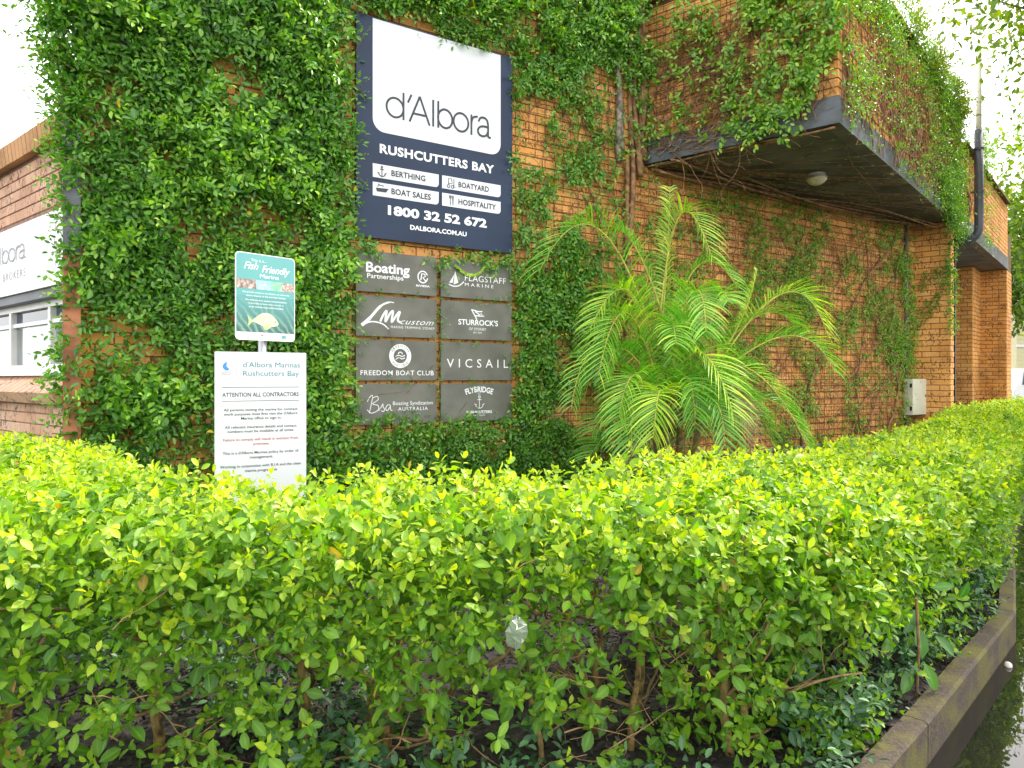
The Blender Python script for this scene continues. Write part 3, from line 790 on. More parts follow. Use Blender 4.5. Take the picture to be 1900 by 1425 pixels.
# ------------------------------------------------------------------ tenant panels
def tenant(col, row, label):
    a, b = ((2.04, 2.81), (2.855, 3.63))[col]; zt = 2.605 - .383 * row; zb = zt - .352
    t = thing('sign', tuple(Apt((a + b) / 2, zb, .05)), label, 'sign', 'grey tenant panels on the ivy wall')
    flat(FA, [(a, zb), (b, zb), (b, zt), (a, zt)], .06, M['taupe'], t, 'panel', .02)
    return t, a, b, zb, zt
W = M['white']; o_ = .0622
t, a, b, zb, zt = tenant(0, 0, 'taupe panel reading Boating Partnerships beside a circled R logo')
text(FA, 'Boating', a + .09, a + .50, zb + .17, .088, W, t, o_, bold=.025); text(FA, 'Partnerships', a + .10, a + .44, zb + .118, .042, W, t, o_, bold=.01)
ribbon(FA, [ell(a + .63, zb + .165, .048, .052, 20, 350, 20), [(a + .61, zb + .135), (a + .62, zb + .195), (a + .65, zb + .19), (a + .655, zb + .17), (a + .63, zb + .16), (a + .66, zb + .13)]], .010, o_, W, t, 'logo')
text(FA, 'RIVIERA', a + .565, a + .70, zb + .075, .018, W, t, o_, bold=.03)
t, a, b, zb, zt = tenant(1, 0, 'taupe panel reading Flagstaff Marine beside a white sailing boat emblem')
text(FA, 'FLAGSTAFF', a + .25, b - .07, zb + .165, .055, W, t, o_, spacing=1.05); text(FA, 'MARINE', a + .25, b - .21, zb + .115, .030, W, t, o_, spacing=1.6)
flat(FA, [(a + .13, zb + .12), (a + .18, zb + .14), (a + .145, zb + .25)], o_, W, t, 'sail'); flat(FA, [(a + .085, zb + .135), (a + .12, zb + .135), (a + .14, zb + .22)], o_, W, t, 'sail')
ribbon(FA, [spl([(a + .08, zb + .12), (a + .13, zb + .105), (a + .19, zb + .115), (a + .24, zb + .155)])], .010, o_, W, t, 'hull')
t, a, b, zb, zt = tenant(0, 1, 'taupe panel reading Lm custom marine trimming in white script')
ribbon(FA, [(spl([(a + .35, zb + .30), (a + .30, zb + .30), (a + .22, zb + .26), (a + .12, zb + .15), (a + .05, zb + .09)]), [.008] * 6 + [.016] * 6 + [.024] * 6 + [.03] * 7),
             spl([(a + .05, zb + .09), (a + .14, zb + .125), (a + .24, zb + .11), (a + .30, zb + .065)]),
             (spl([(a + .22, zb + .13), (a + .25, zb + .19), (a + .28, zb + .225), (a + .27, zb + .16), (a + .27, zb + .13), (a + .31, zb + .20), (a + .34, zb + .225), (a + .33, zb + .16), (a + .33, zb + .13), (a + .38, zb + .20), (a + .405, zb + .22), (a + .385, zb + .15), (a + .41, zb + .13)]), .019)], .012, o_, W, t, 'monogram')
text(FA, 'custom', a + .41, b - .03, zb + .115, .05, W, t, o_, shear=.5, spacing=1.1, bold=-.005)
text(FA, 'MARINE TRIMMING SYDNEY', a + .32, b - .02, zb + .076, .021, W, t, o_, spacing=1.2)
t, a, b, zb, zt = tenant(1, 1, "taupe panel reading Sturrock's of Sydney under a small pennant flag")
text(FA, "STURROCK'S", a + .18, b - .16, zb + .135, .052, W, t, o_, bold=.02); ctext(FA, 'OF SYDNEY', (a + b) / 2, .19, zb + .088, .024, W, t, o_); ctext(FA, 'EST 1870', (a + b) / 2, .09, zb + .058, .016, W, t, o_)
ribbon(FA, [[(a + .32, zb + .285), (a + .38, zb + .19)], [(a + .33, zb + .28), (a + .40, zb + .265), (a + .44, zb + .27), (a + .42, zb + .245), (a + .46, zb + .225), (a + .40, zb + .225), (a + .36, zb + .225)], [(a + .36, zb + .265), (a + .41, zb + .235)]], .011, o_, W, t, 'flag')
t, a, b, zb, zt = tenant(0, 2, 'taupe panel reading Freedom Boat Club below a white ring emblem')
ctext(FA, 'FREEDOM BOAT CLUB', (a + b) / 2 + .005, .70, zb + .045, .042, W, t, o_, spacing=1.1, bold=.008)
ribbon(FA, [(ell((a + b) / 2 + .025, zb + .215, .085, .085, n=30), .042)], .04, o_, W, t, 'ring')
ctext(FA, 'FREEDOM', (a + b) / 2 + .025, .17, 0, .022, M['taupe'], t, o_ + .001, arc=((a + b) / 2 + .025, zb + .215, .077), spacing=1.2)
ctext(FA, 'BOAT CLUB', (a + b) / 2 + .025, .18, 0, .022, M['taupe'], t, o_ + .001, arc=((a + b) / 2 + .025, zb + .215, -.097), spacing=1.2)
ribbon(FA, [spl([((a + b) / 2 - .02, zb + .185), ((a + b) / 2 + .01, zb + .20), ((a + b) / 2 + .04, zb + .19), ((a + b) / 2 + .07, zb + .2)]), spl([((a + b) / 2 - .02, zb + .21), ((a + b) / 2 + .01, zb + .222), ((a + b) / 2 + .04, zb + .212), ((a + b) / 2 + .07, zb + .222)]), ell((a + b) / 2 + .025, zb + .23, .02, .02, 0, 180, 8)], .008, o_, W, t, 'emblem')
t, a, b, zb, zt = tenant(1, 2, 'taupe panel reading Vicsail in wide plain white capitals')
text(FA, 'VICSAIL', a + .06, b - .045, zb + .12, .078, W, t, o_, spacing=1.7, each=True)
t, a, b, zb, zt = tenant(0, 3, 'taupe panel reading Bsa Boating Syndication Australia, lowest on the left')
ribbon(FA, [spl([(a + .10, zb + .20), (a + .13, zb + .245), (a + .15, zb + .24), (a + .12, zb + .10)]), spl([(a + .15, zb + .23), (a + .19, zb + .245), (a + .20, zb + .215), (a + .15, zb + .18), (a + .20, zb + .165), (a + .20, zb + .125), (a + .14, zb + .10), (a + .10, zb + .13)]),
             spl([(a + .205, zb + .12), (a + .235, zb + .16), (a + .245, zb + .178), (a + .248, zb + .15), (a + .262, zb + .13), (a + .25, zb + .112), (a + .232, zb + .118)]), spl([(a + .315, zb + .165), (a + .29, zb + .168), (a + .272, zb + .14), (a + .285, zb + .118), (a + .312, zb + .15), (a + .315, zb + .165), (a + .318, zb + .125), (a + .335, zb + .12)])], .006, o_, W, t, 'monogram')
text(FA, 'Boating Syndication', a + .34, b - .04, zb + .165, .032, W, t, o_); text(FA, 'AUSTRALIA', a + .39, b - .09, zb + .115, .030, W, t, o_, spacing=1.2)
t, a, b, zb, zt = tenant(1, 3, 'taupe panel with Flybridge arched over a white anchor, lowest on the right')
ctext(FA, 'FLYBRIDGE', (a + b) / 2 + .02, .29, 0, .055, W, t, o_, arc=((a + b) / 2 + .02, zb - .15, .42), bold=.03); ctext(FA, 'AT', (a + b) / 2 + .02, .025, zb + .245, .018, W, t, o_)
anchor(FA, (a + b) / 2 + .02, zb + .175, .12, W, t, o_, .006)
ctext(FA, 'RUSHCUTTERS', (a + b) / 2 + .02, .28, zb + .07, .026, W, t, o_, bold=.03); ctext(FA, 'BAY NSW', (a + b) / 2 + .02, .13, zb + .045, .012, W, t, o_)

# ------------------------------------------------------------------ yacht brokers sign on the left wing
YS = thing('sign', tuple(Lpt(1.5, 2.19, .05)), "white d'Albora yacht brokers board above the office window, cut by the left edge", 'sign')
FL = Frame((A0[0], A0[1], 0), -DL, NL)
flat(FL, [(-3.3, 2.19), (-.07, 2.19), (-.07, 2.715), (-3.3, 2.715)], .055, M['white_panel'], YS, 'board', .05)
dalbora(FL, -1.95, -.877, 2.44, .15, .014, M['greyink'], YS, .057)
text(FL, 'YACHT BROKERS', -1.93, -.875, 2.30, .062, M['greyink'], YS, .057, spacing=1.25, bold=-.005)

# ------------------------------------------------------------------ small signs on a post
fd = nrm(np.array([.65, .76])); fn = np.array([fd[1], -fd[0]])
po = np.array([-1.316, 3.79])
ps = thing('sign_post', (po[0], po[1], .13), 'round galvanised pole holding the teal fish sign and white notice', 'post')
q = MB(); q.tube([(po[0], po[1], .1), (po[0], po[1], 2.05)], .0225, 14); q.obj('pole', M['metal'], ps, smooth=True)
FF = Frame((-1.3995, 3.635, 0), fd, fn)
fs = thing('sign', tuple(FF.p(.17, 1.70)), 'teal rounded fish friendly marina sign with a printed fish, high on the pole', 'sign')
flat(FF, rpoly(0, .342, 1.70, 2.149, (.022,) * 4), .0, M['white'], fs, 'plate', .004)
flat(FF, rpoly(.004, .338, 1.932, 2.145, (0, 0, .02, .02)), .0008, M['teal'], fs, 'print')
flat(FF, [(.004, 1.742), (.338, 1.742), (.338, 1.9318), (.004, 1.9318)], .0008, M['sea'], fs, 'print')
for a, b, m in ((.004, .115, 'ph1'), (.115, .195, 'ph2'), (.195, .26, 'ph3'), (.26, .338, 'ph4')):
    flat(FF, [(a, 1.965), (b, 1.965), (b, 2.012), (a, 2.012)], .0014, M[m], fs, 'photo_print')
text(FF, 'This is a...', .085, .17, 2.107, .013, M['white'], fs, .0016)
text(FF, 'Fish', .045, .125, 2.065, .037, M['white'], fs, .0016, shear=.35, bold=.008); text(FF, 'Friendly', .145, .31, 2.055, .037, M['white'], fs, .0016, shear=.35, bold=.008)
text(FF, 'Marina', .135, .245, 2.026, .020, M['white'], fs, .0016)
for k, (s, wd) in enumerate((('We provide service to our boaters to reduce the', .27), ('marine impacts on fish and their habitats.', .23), ('We welcome your support and participation.', .24), ("If you'd like to know more, just ask us", .20), ('or visit www.dpi.nsw.gov.au/fisheries/habitat', .20))):
    ctext(FF, s, .172, wd, 1.943 - .0175 * k - (.004 if k > 1 else 0), .008, M['white'], fs, .0016)
# fish
flat(FF, spl([(.09, 1.80), (.115, 1.822), (.15, 1.842), (.19, 1.842), (.225, 1.818), (.243, 1.79), (.225, 1.778), (.19, 1.772), (.15, 1.776), (.115, 1.79), (.09, 1.796)], 4), .0016, M['fish'], fs, 'fish_print')
flat(FF, [(.095, 1.798), (.063, 1.832), (.072, 1.80), (.066, 1.768)], .0014, M['fishfin'], fs, 'fish_print')
flat(FF, [(.15, 1.777), (.20, 1.773), (.175, 1.756), (.158, 1.758)], .0014, M['fishfin'], fs, 'fish_print')
flat(FF, ell(.222, 1.801, .004, .004, n=8)[:-1], .002, M['charcoal'], fs, 'fish_print')
flat(FF, ell(.075, 1.722, .022, .010, n=12)[:-1], .0012, M['greyink'], fs, 'logo'); flat(FF, ell(.075, 1.722, .020, .008, n=12)[:-1], .0016, M['white'], fs, 'logo')
flat(FF, ell(.148, 1.725, .009, .007, 0, 180, 8), .0012, M['redink'], fs, 'logo'); text(FF, 'NSW', .139, .157, 1.715, .006, M['charcoal'], fs, .0012)
text(FF, 'Department of Primary Industries', .165, .225, 1.722, .004, M['charcoal'], fs, .0012)
flat(FF, [(.262, 1.714), (.288, 1.714), (.288, 1.732), (.262, 1.732)], .0012, M['teal'], fs, 'logo')

cd = nrm(np.array([.396, .22])); cn = np.array([cd[1], -cd[0]])
CB = np.array([-1.49, 3.60]); FC = Frame((CB[0], CB[1], 0), cd, cn)
cs = thing('sign', tuple(FC.p(.22, .93)), 'white notice board for contractors, low on the pole behind the hedge', 'sign')
zt = 1.638
flat(FC, rpoly(0, .453, .86, zt, (.006,) * 4, 3), .0, M['white_panel'], cs, 'plate', .006)
text(FC, "d'Albora Marinas", .135, .42, zt - .078, .026, M['tealink'], cs, .001); text(FC, 'Rushcutters Bay', .135, .415, zt - .122, .026, M['tealink'], cs, .001)
flat(FC, spl([(.058, zt - .05), (.043, zt - .062), (.038, zt - .08), (.055, zt - .096), (.068, zt - .088), (.055, zt - .075)], 4), .001, M['blueink'], cs, 'logo')
text(FC, "d'ALBORA", .03, .078, zt - .107, .006, M['greyink'], cs, .001); text(FC, 'MARINAS', .03, .078, zt - .117, .006, M['greyink'], cs, .001)
for z_ in (zt - .182, zt - .252): flat(FC, [(.035, z_), (.415, z_), (.415, z_ + .0025), (.035, z_ + .0025)], .001, M['charcoal'], cs, 'rule_line')
flat(FC, [(.104, zt - .135), (.1055, zt - .135), (.1055, zt - .045), (.104, zt - .045)], .001, M['greyink'], cs, 'rule_line')
text(FC, 'ATTENTION ALL CONTRACTORS', .035, .413, zt - .229, .021, M['charcoal'], cs, .001, bold=.012)
zz = zt - .302
for s, wd, dz, m in (('All persons visiting the marina for contract', .365, 0, 'charcoal'), ("work purposes must first visit the d'Albora", .365, .022, 'charcoal'), ('Marina office to sign in.', .20, .022, 'charcoal'),
                     ('All relevant insurance details and contact', .355, .044, 'charcoal'), ('numbers must be available at all times.', .33, .022, 'charcoal'),
                     ('Failure to comply will result in eviction from', .37, .042, 'redink'), ('premises.', .08, .024, 'redink'),
                     ("This is a d'Albora Marinas policy by order of", .375, .044, 'charcoal'), ('management.', .115, .024, 'charcoal'),
                     ('Working in conjunction with B.I.A and the clean', .40, .044, 'charcoal'), ('marina programme.', .16, .024, 'charcoal')):
    zz -= dz; ctext(FC, s, .225, wd, zz, .0135, M[m], cs, .001, bold=.01)

# ------------------------------------------------------------------ wall fittings
mbx = thing('meter_box', tuple(Apt(tA(1674), .95, 0)), 'cream metal meter box fixed to the brick wall beside the pillar', 'meter box')
tb = tA(1674); q = MB()
c = Apt(tb + .20, 1.225, .075); q.box(c, v3(DA), v3(NA), UP, .20, .065, .275); q.obj('cabinet', M['cream'], mbx)
q = MB(); q.box(Apt(tb + .20, 1.225, .145), v3(DA), v3(NA), UP, .197, .006, .27); q.obj('door_or_shade', M['cream'], mbx)
for z_ in (1.05, 1.40):
    q = MB(); q.box(Apt(tb - .004, z_, .128), v3(DA), v3(NA), UP, .005, .014, .03); q.obj('hinge', M['black'], mbx)
q = MB(); q.box(Apt(tb + .37, 1.24, .153), v3(DA), v3(NA), UP, .008, .003, .02); q.obj('latch', M['black'], mbx)
cdt = thing('conduit', tuple(Apt(tb + .06, .13, .03)), 'thin grey vertical conduit running up the wall behind the meter box', 'pipe')
q = MB(); q.tube([Apt(tb + .05, .1, .028), Apt(tb + .05, .93, .028)], .026, 8); q.tube([Apt(tb + .05, 1.52, .028), Apt(tb + .05, SOF - .02, .028)], .026, 8); q.obj('tube', M['conduit'], cdt, smooth=True)
for z_ in (.6, 2.0, 2.9, 3.6):
    q = MB(); q.box(Apt(tb + .05, z_, .03), v3(DA), v3(NA), UP, .045, .03, .012); q.obj('bracket', M['conduit'], cdt)
hp = thing('water_pipe', tuple(Apt(9, .58, .03)), 'long thin pipe running level along the foot of the wall behind the palm', 'pipe')
q = MB(); q.tube([Apt(6.2, .57, .04), Apt(tb + .02, .62, .04)], .022, 8); q.obj('tube', M['conduit'], hp, smooth=True)
for k in range(5):
    q = MB(); q.box(Apt(6.6 + k * 1.0, .577 + k * .008, .03), v3(DA), v3(NA), UP, .02, .03, .035); q.obj('bracket', M['metal'], hp)
# down pipe and pole
dpb = P2 + DB * 6.95 + NB * .16
dp = thing('downpipe', (dpb[0], dpb[1], 3.7), 'thick dark grey downpipe with a bent foot on the far end of the parapet', 'pipe')
q = MB(); e0 = np.array([dpb[0], dpb[1], 0])
pts = [e0 + UP * 5.62, e0 + UP * 4.05] + [e0 - v3(NB) * (.2 * (1 - math.cos(a))) + UP * (4.0 - .2 * math.sin(a)) for a in np.linspace(0.1, math.pi / 2, 6)] + [e0 - v3(NB) * .55 + UP * 3.8]
q.tube(pts, .068, 14); q.obj('pipe', M['pipe_grey'], dp, smooth=True)
for z_ in (5.3, 4.6):
    q = MB(); q.tube([e0 + UP * (z_ - .02), e0 + UP * (z_ + .02)], .075, 14); q.box(e0 + UP * z_ - v3(NB) * .06, v3(NB), v3(DB), UP, .05, .03, .015); q.obj('collar', M['pipe_grey'], dp)
fp = thing('flagpole', (dpb[0], dpb[1], 5.6), 'slim cream pole rising from the grey downpipe into the sky', 'pole')
q = MB(); e1 = e0 + v3(DB) * .0; q.tube([e1 + UP * 5.3, e1 + UP * 7.32], .044, 12); q.obj('shaft', M['pipe_white'], fp, smooth=True)
q = MB(); q.tube([e1 + UP * 7.32, e1 + UP * 7.36, e1 + UP * 7.38], [.05, .05, .02], 12); q.obj('cap', M['lamp'], fp)
# soffit lamp
lc = np.array([3.56, 8.4])
lm = thing('ceiling_light', (lc[0], lc[1], SOF), 'small round cream bowl light under the dark overhang', 'light')
q = MB(); q.tube([(lc[0], lc[1], SOF - .002), (lc[0], lc[1], SOF - .045)], .10, 20); q.obj('base', M['alu'], lm)
q = MB(); pr = [(SOF - .045, .118), (SOF - .07, .115), (SOF - .10, .095), (SOF - .125, .06), (SOF - .135, .01)]
q.tube([(lc[0], lc[1], z_) for z_, r_ in pr], [r_ for z_, r_ in pr], 20); q.obj('bowl', M['lamp'], lm, smooth=True)

# ------------------------------------------------------------------ vines
def scatter_wall(orgp, d, nn, t0, t1, z0, z1, dens, fn, seed):
    n = int(dens * (t1 - t0) * (z1 - z0)); t = rng.uniform(t0, t1, n); z = rng.uniform(z0, z1, n)
    p = fn(t, z); k = rng.random(n) < p; t, z = t[k], z[k]
    return t, z
def wall_foliage(name, org, d, nn, t, z, depth, nleaf, tl, ln, age0, mat, parent, outb=.5, droop=.6, yel=.01, lod=6, rat=(.45, .6)):
    m = len(t)
    P = np.zeros((m, 3)); P[:, 0] = org[0] + d[0] * t; P[:, 1] = org[1] + d[1] * t; P[:, 2] = z
    n3 = v3(nn); dep = depth * rng.random(m) ** 1.3
    P += n3 * (dep[:, None] + .015)
    D0 = n3 * outb + v3(d) * rng.normal(0, .7, (m, 1)) + UP * rng.normal(.05, .7, (m, 1))
    a = sprays(P, D0, np.tile(n3, (m, 1)), nleaf, tl * rng.uniform(.6, 1.3, m), ln, age0 + rng.normal(0, .1, m) if False else age0, droop, rat)
    age = yellowed(a[5], yel)
    # keep off sign boards is done by the caller through density
    return leaves(name, a[0], a[1], a[2], a[3], a[4], age, rnds(len(a[0])), mat, parent, lod), a

def stems_on(org, d, nn, starts, mbq, length, step, rad, wob, up=1.0, zmax=99, tmin=-99, tmax=99, side=0.0, sides=5, lift=.02):
    for (t, z) in starts:
        a = random.gauss(math.pi / 2 * up, .35) + side; pts = []; L_ = length * random.uniform(.5, 1.3); n_ = max(3, int(L_ / step)); r0 = rad * random.uniform(.5, 1.4)
        da = 0
        for k in range(n_):
            p = org + d * t; lf = lift + r0 + .012 * math.sin(k * .9 + t * 7)
            pts.append((p[0] + nn[0] * lf, p[1] + nn[1] * lf, z))
            da = da * .7 + random.gauss(0, wob); a += da; a += (math.pi / 2 * up + side - a) * .08
            t += math.cos(a) * step; z += math.sin(a) * step
            if z > zmax or z < .1 or t < tmin or t > tmax: break
        if len(pts) > 2: mbq.tube(pts, [max(.0015, r0 * (1 - .75 * k / len(pts))) for k in range(len(pts))], sides)

def sstep(x, a, b): x = np.clip((x - a) / (b - a), 0, 1); return x * x * (3 - 2 * x)
def blob(t, z, tc, zc, rt, rz): return np.exp(-(((t - tc) / rt) ** 2 + ((z - zc) / rz) ** 2))

# 1. dense climbing fig left of the signs
V1 = thing('climbing_fig', (-2.2, 5.6, .13), 'thick dense green climber covering the wall left of the navy sign', 'climber')
def f_left(t, z):
    e = sstep(t, .0 - .22 * sstep(z, 3.3, 4.5), .14) * (1 - sstep(t, 1.88 + .08 * (vnoise(z, t, .25, 5) - .5), 2.00 + .10 * (vnoise(z, z * 0, .3, 9) - .3)))
    n_ = vnoise(t, z, .42, 11) * .6 + vnoise(t, z, .17, 12) * .4
    low = 1 - .38 * blob(t, z, .85, 1.15, .7, .55)
    thin = 1 - .25 * blob(t, z, 1.5, 3.2, .5, .9)
    return e * (.20 + .95 * sstep(n_, .35, .52)) * low * thin
t, z = scatter_wall(A0, DA, NA, -.3, 2.2, .2, TOP + .1, 950, f_left, 1)
wall_foliage('foliage', A0, DA, NA, t, z, .16, 6, .18, .063, .34, M['vine'], V1, yel=.004)
t, z = scatter_wall(A0, DA, NA, -.25, 2.0, .2, TOP, 420, lambda t, z: f_left(t, z) * sstep(vnoise(t, z, .33, 21), .45, .65), 2)
wall_foliage('outer_foliage', A0, DA, NA, t, z, .30, 7, .20, .067, .62, M['vine'], V1, outb=.9, yel=.003, lod=8)
# rounded outer corner of the climber, spilling left
cl = MB()
m = 2300; zz_ = rng.uniform(.9, TOP + .2, m); bul = .03 + .20 * sstep(zz_, 3.2, 4.6) + .05 * np.sin(zz_ * 5)
ang = rng.uniform(-.3, math.pi * .9, m); r_ = bul * np.sqrt(rng.random(m)) 
P = np.zeros((m, 3)); ox = -DA[0]; 
P[:, 0] = A0[0] + NA[0] * .12 - DA[0] * .0 + (-DA[0] * np.sin(ang) + NA[0] * np.cos(ang)) * r_
P[:, 1] = A0[1] + NA[1] * .12 + (-DA[1] * np.sin(ang) + NA[1] * np.cos(ang)) * r_
P[:, 2] = zz_
outv = np.stack([-DA[0] * np.sin(ang) + NA[0] * np.cos(ang), -DA[1] * np.sin(ang) + NA[1] * np.cos(ang), np.full(m, .1)], 1)
kk = rng.random(m) < (.16 + .70 * sstep(zz_, 2.6, 3.9)); P, outv = P[kk], outv[kk]; m = len(P)
a = sprays(P, outv + rng.normal(0, .45, (m, 3)), outv, 7, .19 * rng.uniform(.6, 1.3, m), .058, .40, .5)
leaves('corner_foliage', a[0], a[1], a[2], a[3], a[4], yellowed(a[5], .003), rnds(len(a[0])), M['vine'], V1, 6)
# long arching shoots against the sky on the left
sh = MB(); LP = [[], [], [], [], [], []]
for (x0, y0, x1, y1) in ((120, 90, 5, 62), (130, 60, 25, 5), (140, 40, 60, 8), (125, 160, 38, 122), (130, 200, 40, 186), (120, 250, 62, 278), (120, 320, 55, 312), (125, 345, 60, 335), (130, 380, 80, 372), (135, 420, 92, 430), (130, 545, 78, 548), (140, 600, 105, 590), (140, 130, 60, 100), (140, 230, 90, 205), (660, 95, 690, 48), (655, 180, 690, 145), (652, 190, 682, 170), (660, 300, 684, 285), (655, 420, 678, 408), (652, 330, 680, 342), (140, 15, 90, -10), (150, 300, 85, 300), (130, 75, 20, 45), (135, 150, 50, 140), (128, 190, 48, 172), (132, 265, 70, 262), (130, 240, 75, 228), (130, 110, 35, 90), (125, 410, 84, 400), (130, 460, 100, 470), (128, 640, 95, 640), (140, 170, 62, 165)):
    dd = 4.85 if x0 < 400 else 6.05
    p0, p1 = at(x0, y0, dd), at(x1, y1, dd - .12); mid_ = (p0 + p1) / 2 + UP * .03
    pts = [p0, p0 * .4 + mid_ * .6, mid_, mid_ * .5 + p1 * .5 - UP * .0, p1]
    sh.tube(pts, [.003, .0027, .0022, .0018, .001], 5)
    ll = np.linalg.norm(p1 - p0); nl = max(6, int(ll / .022))
    d_ = nrm((p1 - p0)[None])[0]; sd = nrm(np.cross(d_, UP)[None])[0]
    for k in range(nl):
        f = k / (nl - 1); i = min(3, int(f * 4)); ff = f * 4 - i; p = np.array(pts[i]) * (1 - ff) + np.array(pts[i + 1]) * ff
        sg = 1 if k % 2 else -1; up_ = np.array([0, 0, .6 if random.random() < .5 else -.6])
        LP[0].append(p); LP[1].append(d_ * .7 + sd * sg * .5 + up_ * sg * .8 + rng.normal(0, .2, 3)); LP[2].append(UP + rng.normal(0, .6, 3)); s = (.050 if x0 < 400 else .026) * random.uniform(.7, 1.15) * (1 - .35 * f)
        LP[3].append(s); LP[4].append(s * .52); LP[5].append(.35 + .45 * f)
sh.obj('shoots', M['twig'], V1)['kind'] = 'stuff'
leaves('shoot_leaves', *[np.array(x) for x in LP], rnds(len(LP[0])), M['vine'], V1, 8)
# thin dangling tendril in front of the yacht board
td = MB(); pts = [at(108, 395, 4.9) + UP * 0, at(103, 420, 4.9), at(101, 450, 4.9), at(106, 475, 4.9), at(101, 500, 4.9)]
td.tube(pts, .0015, 4)
q = MB(); stems_on(A0, DA, NA, [(random.uniform(0, 2), random.uniform(.2, 4.5)) for _ in range(60)], q, 1.3, .08, .005, .25, zmax=TOP, tmin=0, tmax=2.0, lift=.03)
q.obj('stems', M['vinestem'], V1)['kind'] = 'stuff'
td.obj('tendril', M['twig'], V1)

# 2. climber round and right of the signs
V2 = thing('climbing_fig', (0.5, 7.5, .13), 'patchy green climber above, between and right of the sign panels', 'climber')
def f_mid(t, z):
    n_ = vnoise(t, z, .45, 31) * .55 + vnoise(t, z, .16, 32) * .45
    top = sstep(z, 4.60, 4.74)
    insign = ((t < 3.66) & (z > 2.66) & (z < 4.67)) | ((t < 3.66) & (z < 2.58) & (z > 1.12))
    dens = np.where(t < 3.66, .95, 0.0)
    right = (t >= 3.66)
    # right part: denser top and next to the sign, thinning out
    dr = .92 * (1 - sstep(t, 4.1, 5.4)) + .75 * sstep(z, 4.3, 5.3) * (1 - sstep(t, 5.0, 5.5)) + .6 * (1 - sstep(z, .6, 2.2)) * (1 - sstep(t, 4.3, 5.2))
    dr = np.clip(dr * 1.15, .2, 1)
    hole = 1 - .8 * blob(t, z, 4.75, 3.3, .45, .55) - .3 * blob(t, z, 4.3, 4.3, .3, .5) - .2 * blob(t, z, 4.4, 1.3, .3, .4)
    dens = np.where(right, dr * np.clip(hole, .1, 1), dens)
    gap = ((t < 3.66) & (z > 2.58) & (z < 2.72))
    dens = np.where(gap, .55, dens)
    dens = np.where((t < 3.66) & (z < 1.12), .9, dens)
    return np.where(insign, 0, dens * sstep(n_, .30 + .05 * right, .55 + .03 * right))
t, z = scatter_wall(A0, DA, NA, 2.0, 5.5, .2, TOP + .1, 900, f_mid, 3)
wall_foliage('foliage', A0, DA, NA, t, z, .09, 5, .13, .060, .45, M['vine'], V2, yel=.02, outb=.35)
t, z = scatter_wall(A0, DA, NA, 2.1, 5.5, 4.85, TOP + .1, 300, lambda t, z: sstep(vnoise(t, z, .3, 44), .4, .6), 4)
wall_foliage('outer_foliage', A0, DA, NA, t, z, .20, 7, .18, .062, .62, M['vine'], V2, yel=.004, outb=.8, lod=8)
t, z = scatter_wall(A0, DA, NA, 2.0, 4.3, .2, 1.08, 420, lambda t, z: .25 + .75 * sstep(vnoise(t, z, .22, 47), .35, .6), 4)
wall_foliage('base_foliage', A0, DA, NA, t, z, .16, 6, .15, .054, .25, M['vine'], V2, yel=.002, outb=.6)
# small leaves creeping through the gaps between panels
PT = []
for k in range(95):
    r_ = random.random()
    if r_ < .5: PT.append((random.gauss(2.832, .02), random.uniform(1.05, 2.6)))
    else: PT.append((random.uniform(2.04, 3.63), 2.605 - .383 * random.choice((1, 2, 3, 1)) + .015 + random.gauss(0, .015)))
for k in range(60): PT.append((random.choice((random.gauss(2.02, .04), random.gauss(3.66, .03))), random.uniform(1.0, 4.6)))
for k in range(26): PT.append((random.uniform(2.3, 2.62) + .0, random.uniform(1.08, 1.2)))
t = np.array([p[0] for p in PT]); z = np.array([p[1] for p in PT])
wall_foliage('creeping_leaves', A0 + NA * .06, DA, NA, t, z, .01, 6, .07, .024, .3, M['vine'], V2, yel=.01, outb=.25, lod=6)
q = MB()
for (t_, z_, t2, z2) in ((2.5, 1.35, 2.86, 1.72), (2.3, 2.0, 2.42, 1.7), (2.42, 1.7, 2.6, 1.45), (3.0, 1.1, 3.12, 1.3), (2.1, 1.3, 2.5, 1.42), (3.55, 2.75, 3.6, 2.95)):
    pts = [Apt(t_ + (t2 - t_) * f + random.gauss(0, .006), z_ + (z2 - z_) * f + .02 * math.sin(f * 5), .066) for f in np.linspace(0, 1, 8)]
    q.tube(pts, .0014, 4)
q.obj('tendrils', M['vinestem'], V2)['kind'] = 'stuff'
q = MB()
stems_on(A0, DA, NA, [(random.uniform(3.7, 5.5), random.uniform(.2, 4.8)) for _ in range(130)], q, 1.3, .07, .0045, .3, zmax=TOP, tmin=3.66, tmax=5.6)
stems_on(A0, DA, NA, [(random.uniform(3.7, 5.5), random.uniform(.5, 5.3)) for _ in range(110)], q, .7, .06, .003, .25, zmax=TOP, tmin=3.66, tmax=5.6, side=1.4)
q.obj('stems', M['vinestem'], V2)['kind'] = 'stuff'
# lime twining rope-like strand over the flagstaff panel
q = MB(); RP = [(740, 488), (765, 497), (790, 505), (812, 505)]
tpts = [(2.99, 2.545), (3.03, 2.515), (3.10, 2.48), (3.19, 2.475), (3.27, 2.52), (3.31, 2.565), (3.40, 2.58), (3.47, 2.575)]
sp_ = spl(tpts, 8)
LP = [[], [], [], [], [], []]
for k, (a_, b_) in enumerate(sp_):
    for sg in (-1, 1):
        LP[0].append(Apt(a_, b_, .068)); LP[1].append(v3(DA) * .8 + UP * sg * .55 + v3(NA) * .3 + rng.normal(0, .12, 3)); LP[2].append(v3(NA) + rng.normal(0, .3, 3)); LP[3].append(.026); LP[4].append(.014); LP[5].append(.85)
leaves('lime_shoot', *[np.array(x) for x in LP], rnds(len(LP[0])), M['palm'], V2, 6)
q.tube([Apt(a_, b_, .066) for a_, b_ in sp_], .003, 5); q.obj('shoot_stem', M['rachis'], V2)
